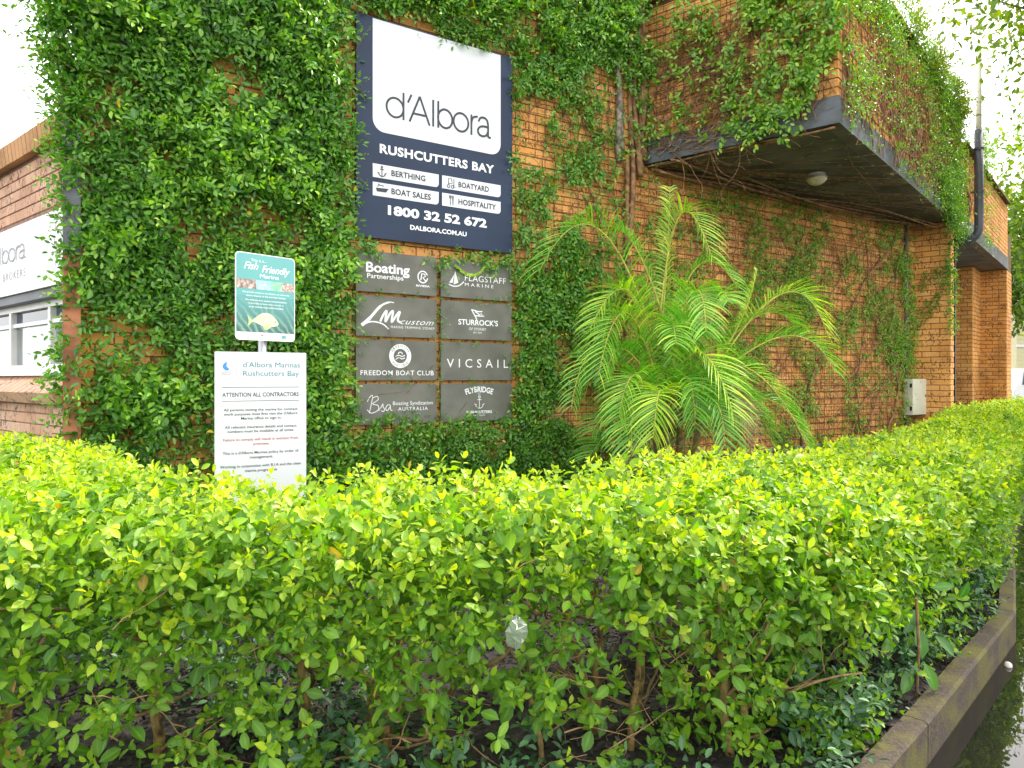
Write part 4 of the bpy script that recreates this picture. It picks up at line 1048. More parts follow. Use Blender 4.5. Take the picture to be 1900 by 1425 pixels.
# bundled old stems climbing at the start of the overhang
for k, (px, top_, bot_) in enumerate(((1168, -20, 470), (1176, -20, 330), (1183, -20, 300), (1190, -10, 310), (1146, 60, 280), (1138, 120, 300), (1160, 300, 700))):
    q = MB(); tt = tA(px); dd = 5.92 / (.836 - .549 * (px - CX) / F)
    zt_ = CZ + (HY - top_) / F * dd; zb_ = CZ + (HY - bot_) / F * dd
    pts = [Apt(tt + .035 * math.sin(f * 6 + k * 2) + (.08 * (1 - f) ** 2 * (k % 3 - 1)), zb_ + (zt_ - zb_) * f, .045 + .02 * math.sin(f * 9 + k)) for f in np.linspace(0, 1, 22)]
    q.tube(pts, [.024 + .010 * (1 - f) * (1 + (k % 2)) * .7 for f in np.linspace(0, 1, 22)], 7)
    q.obj('old_stem', M['vinestem_grey'] if k in (4, 5) else M['vinestem'], V2, smooth=True)

# 3. sparse creeper on the wall below the overhang
V3_ = thing('creeper', (4.5, 10.0, .13), 'sparse small-leaved creeper with bare stems on the sheltered orange wall', 'climber')
TE = tA(1690)
def f_low(t, z):
    n_ = vnoise(t, z, .5, 51) * .5 + vnoise(t, z, .15, 52) * .5 + .04
    w_ = .42 + .5 * blob(t, z, 6.2, 2.4, 1.3, 1.4) + .95 * blob(t, z, 10.6, 2.6, .9, 1.0) + .85 * blob(t, z, 11.15, 2.9, .22, 1.1) + .4 * blob(t, z, 8.6, 2.9, 1.0, .7) + .35 * blob(t, z, 9.2, 1.3, 1, .6)
    return np.clip(w_, 0, 1) * sstep(n_, .34, .80) * (1 - sstep(z, SOF - .15, SOF))
t, z = scatter_wall(A0, DA, NA, 5.45, TE, .5, SOF, 950, f_low, 5)
wall_foliage('foliage', A0, DA, NA, t, z, .06, 5, .11, .042, .62, M['vine_small'], V3_, yel=.05, outb=.3)
q = MB()
stems_on(A0, DA, NA, [(random.uniform(5.6, TE), random.uniform(.3, 3.2)) for _ in range(460)], q, 1.2, .07, .0042, .3, zmax=SOF - .03, tmin=5.5, tmax=TE, sides=4)
stems_on(A0, DA, NA, [(random.uniform(5.6, TE), random.uniform(.6, 3.6)) for _ in range(520)], q, .7, .06, .0030, .25, zmax=SOF - .03, tmin=5.5, tmax=TE, side=1.4, sides=4)
q.obj('stems', M['vinestem'], V3_)['kind'] = 'stuff'
for (pp, r0) in ((((1270, 660), (1330, 640), (1395, 590), (1440, 535), (1470, 470), (1495, 400)), .016), (((1480, 830), (1500, 700), (1560, 600), (1600, 520), (1640, 470), (1660, 420)), .018), (((1570, 810), (1600, 740), (1660, 690), (1625, 600), (1570, 540), (1540, 440)), .012), (((1600, 810), (1630, 720), (1690, 655)), .014), (((1640, 800), (1660, 730), (1648, 640), (1655, 520), (1672, 430)), .017), (((1540, 720), (1580, 690), (1620, 640), (1665, 620)), .011), (((1555, 490), (1600, 500), (1650, 490), (1680, 465)), .010), (((1590, 800), (1585, 700), (1605, 560), (1600, 440)), .011), (((1500, 640), (1530, 560), (1580, 470), (1610, 420)), .012), (((1300, 560), (1350, 520), (1380, 450), (1400, 380)), .009)):
    q = MB(); w3 = []
    for (a_, b_) in spl(pp, 6):
        tt = tA(a_); dd = 5.92 / (.836 - .549 * (a_ - CX) / F); w3.append(Apt(tt + random.gauss(0, .008), CZ + (HY - b_) / F * dd, .04 + .01 * random.random()))
    q.tube(w3, [r0 * (1.1 - .6 * k / len(w3)) for k in range(len(w3))], 6); q.obj('old_stem', M['vinestem'], V3_, smooth=True)

# wire mesh the creepers climb on
def mesh_wires(org, d, nn, t0, t1, z0, z1, name_parent, sp=.105):
    q = MB(); t_ = t0
    while t_ < t1:
        pts = []; z_ = z0
        while z_ < z1 + .01:
            w_ = .006 * math.sin(z_ * 9 + t_ * 31); p = org + d * (t_ + w_) + nn * (.022 + .004 * math.sin(z_ * 4 + t_)); pts.append((p[0], p[1], z_)); z_ += .45
        if len(pts) > 1: q.tube(pts, .0028, 3, cap=False)
        t_ += sp
    z_ = z0
    while z_ < z1:
        pts = []; t_ = t0
        while t_ < t1 + .01:
            p = org + d * t_ + nn * (.027 + .004 * math.sin(t_ * 5 + z_ * 3)); pts.append((p[0], p[1], z_ + .007 * math.sin(t_ * 6 + z_ * 17))); t_ += .45
        if len(pts) > 1: q.tube(pts, .0028, 3, cap=False)
        z_ += sp
    q.obj('wire_mesh', M['wire'], name_parent)['kind'] = 'stuff'
M['wire'] = plain('wire', (0.060, 0.040, 0.028), 0.7, var=0.2)
TR = thing('wire_trellis', tuple(Apt(6, .6, .02)), 'rusty thin wire mesh fixed over the orange brick for the creepers', 'trellis')
mesh_wires(A0, DA, NA, 3.75, TE, .7, 3.80, TR); mesh_wires(A0, DA, NA, 3.75, 5.4, 3.85, TOP - .05, TR)
TR2 = thing('wire_trellis', (P2[0], P2[1], FAS), 'rusty thin wire mesh over the brick of the overhanging upper storey', 'trellis')
mesh_wires(P1, DF, NF, .06, np.linalg.norm(P2 - P1) - .03, FAS + .06, PAR - .05, TR2); mesh_wires(P2, DB, NB, .06, 6.3, FAS + .06, PAR - .05, TR2)

# 4. climber over the overhang: front, side and hanging roots under the soffit
V4 = thing('climbing_fig', (3.3, 7.2, SOF), 'leafy climber clinging to the overhanging upper storey and trailing under its soffit', 'climber')
LF = np.linalg.norm(P2 - P1)
def f_front(t, z):
    n_ = vnoise(t, z, .35, 61) * .55 + vnoise(t, z, .13, 62) * .45
    w_ = .17 + .80 * sstep(t / LF + (z - 4.3) * .22, .42, 1.0) + .45 * sstep(z, 4.95, 5.4)
    w_ = w_ * (1 - .0 * t) ; w_ = np.where(z < FAS, .85 * sstep(t, .7, 1.5) * sstep(z, 3.84, 4.0), w_)
    return np.clip(w_, 0, 1) * sstep(n_, .33, .52)
t, z = scatter_wall(P1, DF, NF, .05, LF + .10, 3.86, PAR + .25, 430, f_front, 6)
wall_foliage('front_foliage', P1, DF, NF, t, z, .14, 6, .17, .070, .68, M['vine_small'], V4, yel=.012, outb=.55, lod=8)
def f_side(t, z):
    n_ = vnoise(t, z, .4, 71) * .5 + vnoise(t, z, .15, 72) * .5
    w_ = .22 + .8 * sstep(z, 5.0, 5.5) + .95 * blob(t, z, 5.6, 4.3, 1.2, .8) + .5 * blob(t, z, .3, 4.9, .5, .8)
    w_ = w_ * (1 - .9 * sstep(t, 5.9, 6.7) * (1 - sstep(t, 7.5, 8.0))) * (1 - .75 * sstep(t, 7.6, 9.2)) 
    return np.clip(w_, 0, 1) * sstep(n_, .30, .58)
t, z = scatter_wall(P2, DB, NB, -.02, 9.5, 3.86, PAR + .25, 560, f_side, 7)
wall_foliage('side_foliage', P2, DB, NB, t, z, .10, 5, .13, .042, .60, M['vine_small'], V4, yel=.015, outb=.5)
t, z = scatter_wall(P2, DB, NB, -.02, 6.2, PAR - .1, PAR + .42, 420, lambda t, z: sstep(vnoise(t, z, .5, 81), .35, .6) * (1 - .8 * sstep(z, PAR + .05, PAR + .42)), 8)
wall_foliage('crest_foliage', P2, DB, NB, t, z, .12, 7, .2, .05, .8, M['tree'], V4, outb=.7, yel=.0)
t, z = scatter_wall(P2 - DB * 0, DB, NB, 4.2, 5.9, 3.65, 4.6, 500, lambda t, z: .8 * sstep(vnoise(t, z, .3, 82), .3, .5), 9)
wall_foliage('hanging_foliage', P2, DB, NB, t, z, .14, 6, .14, .04, .45, M['vine_small'], V4, outb=.4, droop=1.2)
q = MB()
stems_on(P1, DF, NF, [(random.uniform(.05, LF), random.uniform(3.95, 5.0)) for _ in range(190)], q, 1.0, .06, .0045, .3, zmax=PAR + .1, tmin=.02, tmax=LF)
stems_on(P1, DF, NF, [(random.uniform(.05, .8), random.uniform(3.95, 5.0)) for _ in range(120)], q, 1.3, .06, .004, .2, zmax=PAR, tmin=.02, tmax=LF, side=-1.2)
stems_on(P2, DB, NB, [(random.uniform(.0, 7), random.uniform(3.92, 4.4)) for _ in range(280)], q, 1.6, .07, .0065, .18, zmax=PAR + .15, tmin=0, tmax=8.5)
q.obj('stems', M['vinestem'], V4)['kind'] = 'stuff'
# pale bare twigs over the fascia
q = MB()
for k in range(16):
    t_, z_ = random.uniform(.1, 1.2), random.uniform(3.93, 4.1); a_ = random.uniform(-.1, .9); pts = []
    for j in range(9):
        p = P1 + DF * t_ + NF * .035; pts.append((p[0], p[1], z_)); a_ += random.gauss(0, .25); t_ += math.cos(a_) * .07; z_ += math.sin(a_) * .05
        if t_ > LF - .1: break
    q.tube(pts, [.0045 * (1 - .08 * i) for i in range(len(pts))], 5)
q.obj('bare_twigs', M['vinestem_grey'], V4)['kind'] = 'stuff'
# stems under the soffit: run from P1 side towards the pillar
q = MB(); rl = MB(); LPt = []
for k in range(26):
    f0 = random.random(); s0 = random.uniform(0.0, 5.5)
    a_ = A0 + DA * (5.5 + s0) ; 
    b_ = P2 + DB * random.uniform(0.2, 4.6)
    start = (P1 + DF * random.uniform(0, .3)) if random.random() < .5 else a_
    pts = []
    for f in np.linspace(0, 1, 14):
        p = start * (1 - f) + b_ * f + DF * (.10 * math.sin(f * 7 + k)) * f; sag = .02 + .05 * math.sin(f * math.pi) * random.uniform(.6, 1)
        pts.append((p[0], p[1], SOF - sag - random.random() * .006))
        if random.random() < .5: LPt.append((p[0], p[1], SOF - sag))
    q.tube(pts, [.007 * (random.uniform(.4, 1)) * (1 - .6 * f) for f in np.linspace(0, 1, 14)], 5)
q.obj('soffit_stems', M['vinestem'], V4)['kind'] = 'stuff'
for k, off_ in enumerate((.05, .10, .16, .22, .30, .36)):
    q = MB(); pts = []
    for f in np.linspace(0, 1, 30):
        p = A0 + DA * (5.5 + f * 6.2) + NA * (off_ + .10 * math.sin(f * 8 + k * 1.7)) ; pts.append((p[0], p[1], SOF - .05 - .035 * math.sin(f * 11 + k) - .04 * (k % 2)))
    q.tube(pts, [.014 - .005 * f for f in np.linspace(0, 1, 30)], 6); q.obj('trailing_stem', M['vinestem'], V4, smooth=True)
for k in range(3):
    q = MB(); pts = []
    for f in np.linspace(0, 1, 20):
        p = P1 + DF * (LF * f * .98) - NF * (.02 + .03 * k); pts.append((p[0], p[1], SOF - .02 - .012 * math.sin(f * 9 + k)))
    q.tube(pts, .011, 6); q.obj('trailing_stem', M['vinestem'], V4, smooth=True)
Pn = np.array(LPt); m = len(Pn)
a = sprays(Pn, rng.normal(0, 1, (m, 3)) * np.array([1, 1, .3]), np.tile(-UP, (m, 1)), 3, .06 * rng.uniform(.6, 1.3, m), .03, .55, .6)
leaves('soffit_leaves', a[0], a[1], a[2], a[3], a[4], yellowed(a[5], .12), rnds(len(a[0])), M['vine_small'], V4, 6)
# creeper wrapping the pillar
V5 = thing('creeper', (6.6, 10.8, 1.2), 'thin ivy strands crossing the front of the brick pillar by the meter box', 'climber')
PT = []; q = MB()
for (aa, bb, n_) in (((1665, 680), (1768, 500), 70), ((1700, 530), (1768, 490), 50), ((1680, 600), (1760, 530), 30)):
    pts = []
    for k in range(n_):
        f = k / n_; px = aa[0] + (bb[0] - aa[0]) * f + random.gauss(0, 2); py = aa[1] + (bb[1] - aa[1]) * f + random.gauss(0, 5) + 8 * math.sin(f * 12)
        u = (px - CX) / F
        if px < 1697: dd = 5.92 / (.836 - .549 * u) - .03
        else:
            s_ = (PB[0] - u * PB[1]) / (DF[0] - u * DF[1]); dd = (PB - DF * s_)[1] - .02
        p = at(px, py, dd); PT.append(p)
        if k % 5 == 0: pts.append(p)
    q.tube(pts, .004, 4)
q.obj('stems', M['vinestem'], V5)['kind'] = 'stuff'
for k in range(170):
    p = PB + DF * .0; PT.append(np.array([p[0] + random.gauss(0, .03), p[1] - .03, random.uniform(2.2, 3.9)]))
Pn = np.array(PT); m = len(Pn)
a = sprays(Pn, rng.normal(0, .8, (m, 3)) + v3(-DB) * .5, np.tile(v3(-DB), (m, 1)), 4, .09 * rng.uniform(.6, 1.3, m), .042, .45, .7)
leaves('foliage', a[0], a[1], a[2], a[3], a[4], yellowed(a[5], .02), rnds(len(a[0])), M['vine_small'], V5, 6)

# ------------------------------------------------------------------ palm
PM = thing('areca_palm', (1.52, 7.0, .13), 'clumping palm with arching feathery yellow-green fronds against the wall', 'palm')
def frond(b, ap, tip, ll=.30, age=.5, mat=None, nl=34, name='frond'):
    b, ap, tip = map(np.array, (b, ap, tip))
    # quadratic bezier-ish through apex at ~.6
    ctrl = 2 * ap - .5 * b - .5 * tip
    f = np.linspace(0, 1, 26)[:, None]; C = (1 - f) ** 2 * b + 2 * f * (1 - f) * ctrl + f ** 2 * tip
    q = MB(); ra = MB(); ra.tube([tuple(c) for c in C], [.009 * (1 - .85 * x) + .0015 for x in np.linspace(0, 1, 26)], 5)
    V = []; Fc = []; ag = []; rn = []; md = []
    for k in range(nl):
        s = .22 + .78 * (k + random.random() * .4) / nl; i = s * 25; i0 = min(int(i), 24); p = C[i0] * (1 - (i - i0)) + C[i0 + 1] * (i - i0)
        t = C[min(i0 + 1, 25)] - C[max(i0 - 1, 0)]; t = t / np.linalg.norm(t)
        sd = np.cross(t, UP); sd = sd / (np.linalg.norm(sd) + 1e-6); upv = np.cross(sd, t)
        env = math.sin(math.pi * min(1, (s - .12) * 1.02)) ** .6 if s < .97 else .35
        for sg in (-1, 1):
            L_ = ll * 1.12 * (.45 + .65 * max(env, .2)) * random.uniform(.88, 1.1); wv_ = .0064 * random.uniform(.8, 1.2)
            d = sd * sg * .78 + t * (.55 + .25 * s) + upv * .38 + rng.normal(0, .05, 3); d = d / np.linalg.norm(d)
            wdir = np.cross(d, upv + sd * sg * -.35); wdir = wdir / np.linalg.norm(wdir)
            bi = len(V); pt = p.copy(); dd = d.copy(); r_ = random.random()
            for j in range(5):
                ww = wv_ * (.55, 1.0, .95, .65, .08)[j]
                V.append(pt + wdir * ww); V.append(pt - wdir * ww); V.append(pt - np.cross(wdir, dd) * ww * .35)
                ag += [min(.95, age + .12 * j / 4 + (.15 if r_ > .9 else 0))] * 3; rn += [r_] * 3; md += [0, 0, 1]
                if j < 4:
                    dd = dd + np.array([0, 0, -.03 - .085 * j]); dd = dd / np.linalg.norm(dd); pt = pt + dd * L_ / 4
            for j in range(4):
                a_ = bi + j * 3; Fc.append((a_, a_ + 2, a_ + 5, a_ + 3)); Fc.append((a_ + 2, a_ + 1, a_ + 4, a_ + 5))
    fo = np_mesh(name, np.array(V), [np.array(Fc)], mat or M['palm'], PM, {'age': ag, 'rnd': rn, 'mid': md}, smooth=True)
    ra.obj('rachis', M['rachis'] if mat is None else mat, fo, smooth=True)
FR = [  # base(px,py,d) apex tip  leaflet age
    ((1215, 640, 6.9), (1110, 425, 6.7), (1000, 505, 6.4), .33, .35), ((1226, 620, 6.9), (1238, 480, 7.0), (1243, 345, 7.0), .14, .8),
    ((1224, 600, 6.9), (1262, 400, 6.8), (1322, 480, 6.5), .27, .65), ((1240, 620, 6.9), (1300, 490, 6.9), (1368, 535, 6.7), .22, .45),
    ((1320, 700, 6.8), (1452, 545, 6.9), (1535, 620, 6.8), .30, .7), ((1290, 740, 6.8), (1450, 625, 6.7), (1548, 690, 6.6), .30, .4),
    ((1250, 730, 6.8), (1380, 680, 6.5), (1500, 835, 6.3), .34, .6), ((1250, 730, 6.7), (1300, 655, 6.3), (1362, 770, 6.0), .32, .75),
    ((1215, 700, 6.8), (1160, 580, 6.5), (1110, 700, 6.2), .32, .65), ((1215, 680, 6.8), (1165, 540, 6.6), (1095, 610, 6.3), .26, .7),
    ((1225, 760, 6.7), (1180, 695, 6.3), (1148, 775, 6.1), .28, .6), ((1235, 790, 6.6), (1225, 725, 6.1), (1212, 815, 5.9), .28, .85),
    ((1260, 790, 6.7), (1320, 740, 6.3), (1345, 830, 6.1), .26, .35), ((1200, 860, 6.8), (1150, 770, 6.6), (1100, 800, 6.4), .28, .25),
    ((1200, 870, 6.8), (1150, 810, 6.6), (1090, 850, 6.4), .26, .2), ((1290, 780, 6.8), (1420, 740, 6.6), (1498, 830, 6.5), .26, .3),
    ((1300, 690, 6.8), (1330, 560, 6.7), (1352, 560, 6.5), .22, .6), ((1300, 700, 6.9), (1400, 590, 6.9), (1470, 600, 6.9), .26, .5),
    ((1250, 690, 6.9), (1200, 540, 7.1), (1150, 560, 7.2), .26, .4), ((1270, 700, 6.9), (1320, 610, 7.0), (1420, 640, 7.1), .26, .35),
    ((1240, 760, 6.8), (1330, 700, 6.5), (1430, 790, 6.4), .28, .5), ((1230, 730, 6.8), (1140, 640, 6.8), (1085, 740, 6.8), .26, .35),
    ((1245, 650, 6.9), (1290, 540, 6.5), (1310, 620, 6.2), .26, .55), ((1225, 830, 6.9), (1270, 700, 6.4), (1290, 800, 6.2), .24, .4),
    ((1280, 840, 6.9), (1380, 760, 6.6), (1440, 850, 6.5), .24, .3), ((1235, 600, 6.9), (1180, 460, 7.0), (1140, 430, 7.1), .22, .45),
    ((1350, 640, 6.8), (1385, 570, 6.9), (1405, 498, 6.9), .08, .85), ((1240, 700, 6.9), (1245, 600, 6.6), (1255, 640, 6.2), .25, .6)]
for b, ap, tp, ll, ag in FR: frond(at(*b), at(*ap), at(*tp), ll, ag)
for k in range(20):
    bx = random.uniform(1205, 1300); sx_ = random.choice((-1, 1)); ex = bx + sx_ * random.uniform(40, 160); ay = random.uniform(520, 760)
    frond(at(bx, 800, 6.9), at((bx + ex) / 2 + sx_ * 20, ay, 6.7 + random.uniform(-.4, .4)), at(ex, ay + random.uniform(30, 110), 6.5 + random.uniform(-.6, .5)), random.uniform(.2, .3), random.uniform(.2, .65))
frond(at(1345, 760, 6.6), at(1370, 745, 6.4), at(1395, 850, 6.3), .20, .5, M['palm_dead'], 22, 'dead_frond')
frond(at(1225, 830, 6.7), at(1200, 820, 6.5), at(1160, 880, 6.4), .16, .5, M['palm_dead'], 16, 'dead_frond')
for (px, w_) in ((1205, .03), (1222, .028), (1240, .034), (1256, .028), (1275, .03), (1300, .026), (1190, .024)):
    q = MB(); b_ = at(px, 880, 6.9 + random.uniform(-.15, .15)); b_[2] = .1; t_ = b_ + np.array([(px - 1240) * .004 + random.gauss(0, .03), random.gauss(0, .03), random.uniform(1.0, 1.6)])
    pts = [b_ + (t_ - b_) * f for f in np.linspace(0, 1, 12)]; q.tube(pts, [w_ * (1.2 - .4 * f) + .003 * (k % 2) for k, f in enumerate(np.linspace(0, 1, 12))], 9)
    q.obj('stem', random.choice((M['palm_dead'], M['bark'])), PM, smooth=True)
    for j in range(3):
        q = MB(); q.tube([b_ + (t_ - b_) * (.35 + .2 * j), b_ + (t_ - b_) * (.5 + .2 * j) + np.array([random.gauss(0, .05), -.04, -.1])], [w_ * 1.15, w_ * .25], 6); q.obj('leaf_sheath', M['palm_dead'], PM)

# ------------------------------------------------------------------ hedge
HG_OUT = [(-6.0, 1.65), (-2.6, 1.95), (-1.9, 2.02), (-1.2, 2.08), (-.1, 2.2), (.6, 2.3), (1.30, 2.60), (2.66, 3.96), (3.50, 5.0), (4.45, 6.3), (6.0, 8.3), (8.0, 10.6), (10.3, 13.3), (13, 16.8)]
HG_IN = [(11.1, 16.2), (8.9, 13.9), (6.3, 10.6), (3.94, 7.1), (2.1, 5.1), (.98, 3.90), (.41, 3.60), (-.12, 3.12), (-1.35, 3.08), (-1.75, 3.55), (-2.35, 4.45), (-3.3, 5.0), (-6.5, 7.4)]
HG = HG_OUT + HG_IN
hg = thing('hedge', (0, 2.8, .13), 'bright lime green clipped hedge curving round the whole garden bed', 'hedge')
def seg_dist(P, poly, closed=False):
    P = np.asarray(P); best = np.full(len(P), 1e9); nx = np.zeros((len(P), 2))
    n = len(poly)
    for i in range(n if closed else n - 1):
        a = np.array(poly[i]); b = np.array(poly[(i + 1) % n]); ab = b - a
        t = np.clip(((P - a) @ ab) / (ab @ ab), 0, 1); c = a + t[:, None] * ab; d = np.linalg.norm(P - c, axis=1)
        k = d < best; best[k] = d[k]; nx[k] = (P[k] - c[k])
    return best, nx
def ztop(x, y):
    r = np.hypot(x, y)
    return 1.085 + .06 * (1 - sstep(np.asarray(x), .2, 1.3)) + .11 * (vnoise(x, y, .7, 91) - .5) + .10 * (vnoise(x, y, .28, 92) - .5) + .05 * (vnoise(x, y, .12, 93) - .5) 
AR = []
def sample_top(n):
    x = rng.uniform(-5.2, 11, n); y = rng.uniform(1.5, 15.5, n); return x, y
n = 560 * 16 * 14
x, y = sample_top(n); k = in_poly(x, y, HG); x, y = x[k], y[k]
u = x / y * F + CX; k = (u > -260) & (u < 2150); x, y = x[k], y[k]
k = rng.random(len(x)) < np.clip(1.35 - y / 14, .35, 1); x, y = x[k], y[k]
dd, _ = seg_dist(np.stack([x, y], 1), HG, True)
zt_ = ztop(x, y) - .16 * (1 - sstep(dd, 0, .22)) 
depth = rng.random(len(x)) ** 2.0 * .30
spr = (rng.random(len(x)) < .035) * rng.uniform(.02, .09, len(x))
P = np.stack([x, y, zt_ - depth + spr], 1)
A = np.stack([rng.normal(0, .42, len(x)), rng.normal(-.15, .42, len(x)), np.ones(len(x))], 1)
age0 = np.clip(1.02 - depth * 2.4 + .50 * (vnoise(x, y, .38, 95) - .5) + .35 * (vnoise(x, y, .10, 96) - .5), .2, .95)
near = y < 5.0
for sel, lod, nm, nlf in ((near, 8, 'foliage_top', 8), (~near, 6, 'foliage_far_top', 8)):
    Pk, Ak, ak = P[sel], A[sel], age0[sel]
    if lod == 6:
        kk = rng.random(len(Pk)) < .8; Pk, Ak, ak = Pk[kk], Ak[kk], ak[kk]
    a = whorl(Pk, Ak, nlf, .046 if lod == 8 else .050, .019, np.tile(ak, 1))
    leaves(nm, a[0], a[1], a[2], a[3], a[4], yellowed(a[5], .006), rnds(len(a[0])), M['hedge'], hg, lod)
# outer face
def face(poly, dens, inward, z0, z1, seed, tmin=0, lodd=5.0, nm='foliage_face', pfun=None, agem=.68, ln=.049):
    PP, NN = [], []
    for i in range(len(poly) - 1):
        a = np.array(poly[i]); b = np.array(poly[i + 1]); L_ = np.linalg.norm(b - a); m = int(dens * L_ * (z1 - z0))
        f = rng.random(m); p = a + (b - a) * f[:, None]; t = (b - a) / L_; nn = np.array([t[1], -t[0]])
        p = p - nn * (rng.random(m) ** 1.2 * inward)[:, None] + nn * rng.normal(0, .02, m)[:, None]
        PP.append(np.column_stack([p, rng.uniform(z0, z1, m)])); NN.append(np.tile([nn[0], nn[1], 0], (m, 1)))
    P = np.concatenate(PP); Nn = np.concatenate(NN)
    s_ = P[:, 0] * .7 + P[:, 1] * .7
    c1 = vnoise(s_, P[:, 2], .22, seed) * .6 + vnoise(s_, P[:, 2], .1, seed + 1) * .4
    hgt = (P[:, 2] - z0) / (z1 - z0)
    pr = (.21 + .79 * sstep(c1, .51 - .44 * sstep(hgt, .40, .88), .60 - .30 * sstep(hgt, .35, .85))) * (.60 + .40 * sstep(hgt, .0, .6))
    if pfun is not None: pr = pr * pfun(P)
    u = P[:, 0] / P[:, 1] * F + CX
    k = (rng.random(len(P)) < pr) & (u > -300) & (u < 2200); P, Nn, hgt = P[k], Nn[k], hgt[k]
    A = Nn * .85 + np.array([0, 0, .55]) + rng.normal(0, .42, P.shape)
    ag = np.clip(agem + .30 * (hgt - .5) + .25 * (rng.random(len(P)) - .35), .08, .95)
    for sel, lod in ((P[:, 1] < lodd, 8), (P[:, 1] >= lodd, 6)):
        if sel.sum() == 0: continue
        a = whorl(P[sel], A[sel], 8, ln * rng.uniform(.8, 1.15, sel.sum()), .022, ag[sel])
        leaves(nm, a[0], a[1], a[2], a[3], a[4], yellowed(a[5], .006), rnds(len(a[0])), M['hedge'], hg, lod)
face(HG_OUT[1:6], 660, .32, .14, 1.11, 101)
face(HG_OUT[5:], 640, .34, .14, 1.03, 105)
face(HG_IN[1:-1], 260, .25, .45, 1.0, 111, nm='foliage_back')
# inner fill
n = 26000; x = rng.uniform(-4, 8, n); y = rng.uniform(1.8, 11, n); k = in_poly(x, y, HG); x, y = x[k], y[k]
z = rng.uniform(.45, .92, len(x)); P = np.column_stack([x, y, z]); u = x / y * F + CX; k = (u > -200) & (u < 2000) & (rng.random(len(x)) < .55 + .45 * (z > .7)); P = P[k]
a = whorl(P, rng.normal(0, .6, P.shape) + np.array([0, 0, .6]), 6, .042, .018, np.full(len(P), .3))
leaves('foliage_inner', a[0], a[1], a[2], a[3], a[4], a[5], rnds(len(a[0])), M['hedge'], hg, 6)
# trunks, branches, twigs
tw = MB()
def shrub_stem(x, y, r0, h, lean):
    q = MB(); pts = []; px, py = x, y
    for k in range(9):
        f = k / 8; pts.append((px, py, .1 + h * f)); px += lean[0] * .03 + random.gauss(0, .010); py += lean[1] * .03 + random.gauss(0, .010)
    q.tube(pts, [r0 * (1.15 - .55 * k / 8) for k in range(9)], 8); q.obj('stem', M['bark'], hg, smooth=True)
    for k in range(random.randint(5, 8)):
        i = random.randint(1, 8); p = Vector(pts[i]); a = random.uniform(0, 6.28); L_ = random.uniform(.18, .45); pp = [p]; d = Vector((math.cos(a), math.sin(a), random.uniform(.0, .9))).normalized()
        for j in range(6):
            d = (d + Vector((random.gauss(0, .2), random.gauss(0, .2), random.gauss(.03, .15)))).normalized(); p = p + d * L_ / 6; pp.append(p.copy())
        pp = [v for v in pp if v.z > .12 and v.z < 1.0]
        if len(pp) > 2: tw.tube(pp, [r0 * .42 * (1 - .8 * j / len(pp)) + .0012 for j in range(len(pp))], 5)
cl_ = [(-3.2, 2.5), (-1.8, 2.5), (-.9, 2.55), (-.1, 2.62), (.5, 2.75), (1.1, 3.2), (2.1, 4.2), (2.9, 5.2), (3.7, 6.4), (5, 8.2)]
for i in range(len(cl_) - 1):
    a, b = np.array(cl_[i]), np.array(cl_[i + 1]); L_ = np.linalg.norm(b - a); m = max(1, int(L_ / .24))
    for k in range(m):
        p = a + (b - a) * (k + random.random() * .7) / m + rng.normal(0, .07, 2)
        shrub_stem(p[0], p[1], random.uniform(.009, .021), random.uniform(.6, .85), (random.gauss(0, .7), random.gauss(0, .6)))
for (px, py, r0, h) in ((672, 1395, .020, .55), (560, 1290, .019, .6), (720, 1330, .013, .5), (1180, 1310, .014, .6), (1355, 1400, .017, .6), (1395, 1400, .016, .5), (1105, 1300, .014, .6)):
    dd = 1.37 * F / (py - HY) if py < 1380 else 2.62; p = at(px, py, min(dd, 2.85)); shrub_stem(p[0], p[1], r0, h, (random.gauss(0, .4), random.gauss(0, .2)))
for k in range(420):
    i = random.randrange(3, len(HG_OUT) - 5); a, b = np.array(HG_OUT[i]), np.array(HG_OUT[i + 1]); f = random.random(); t_ = (b - a) / np.linalg.norm(b - a); nn = np.array([t_[1], -t_[0]])
    p = a + (b - a) * f - nn * random.uniform(.05, .5); z_ = random.uniform(.2, .95); ang = random.uniform(0, 6.28); d = Vector((math.cos(ang), math.sin(ang), random.uniform(-.3, .8))).normalized(); v = Vector((p[0], p[1], z_)); pp = [v.copy()]
    L_ = random.uniform(.12, .38)
    for j in range(6):
        d = (d + Vector((random.gauss(0, .22), random.gauss(0, .22), random.gauss(0, .2)))).normalized(); v = v + d * L_ / 6; pp.append(v.copy())
    pp = [v for v in pp if v.z > .14 and v.z < .98]
    if len(pp) > 2: tw.tube(pp, [random.choice((.0014, .002, .0032)) * (1 - .1 * j) for j in range(len(pp))], 5)
for (aa, bb) in (((830, 1290, 2.55), (1010, 1150, 2.45)), ((800, 1330, 2.6), (650, 1250, 2.6)), ((1000, 1140, 2.5), (930, 1080, 2.5))):
    p0, p1 = at(*aa), at(*bb); pts = [p0 + (p1 - p0) * f + rng.normal(0, .008, 3) for f in np.linspace(0, 1, 8)]; tw.tube([tuple(p) for p in pts], [.011 - .0008 * j for j in range(8)], 7)
tw.obj('twigs', M['twig'], hg, smooth=True)['kind'] = 'stuff'

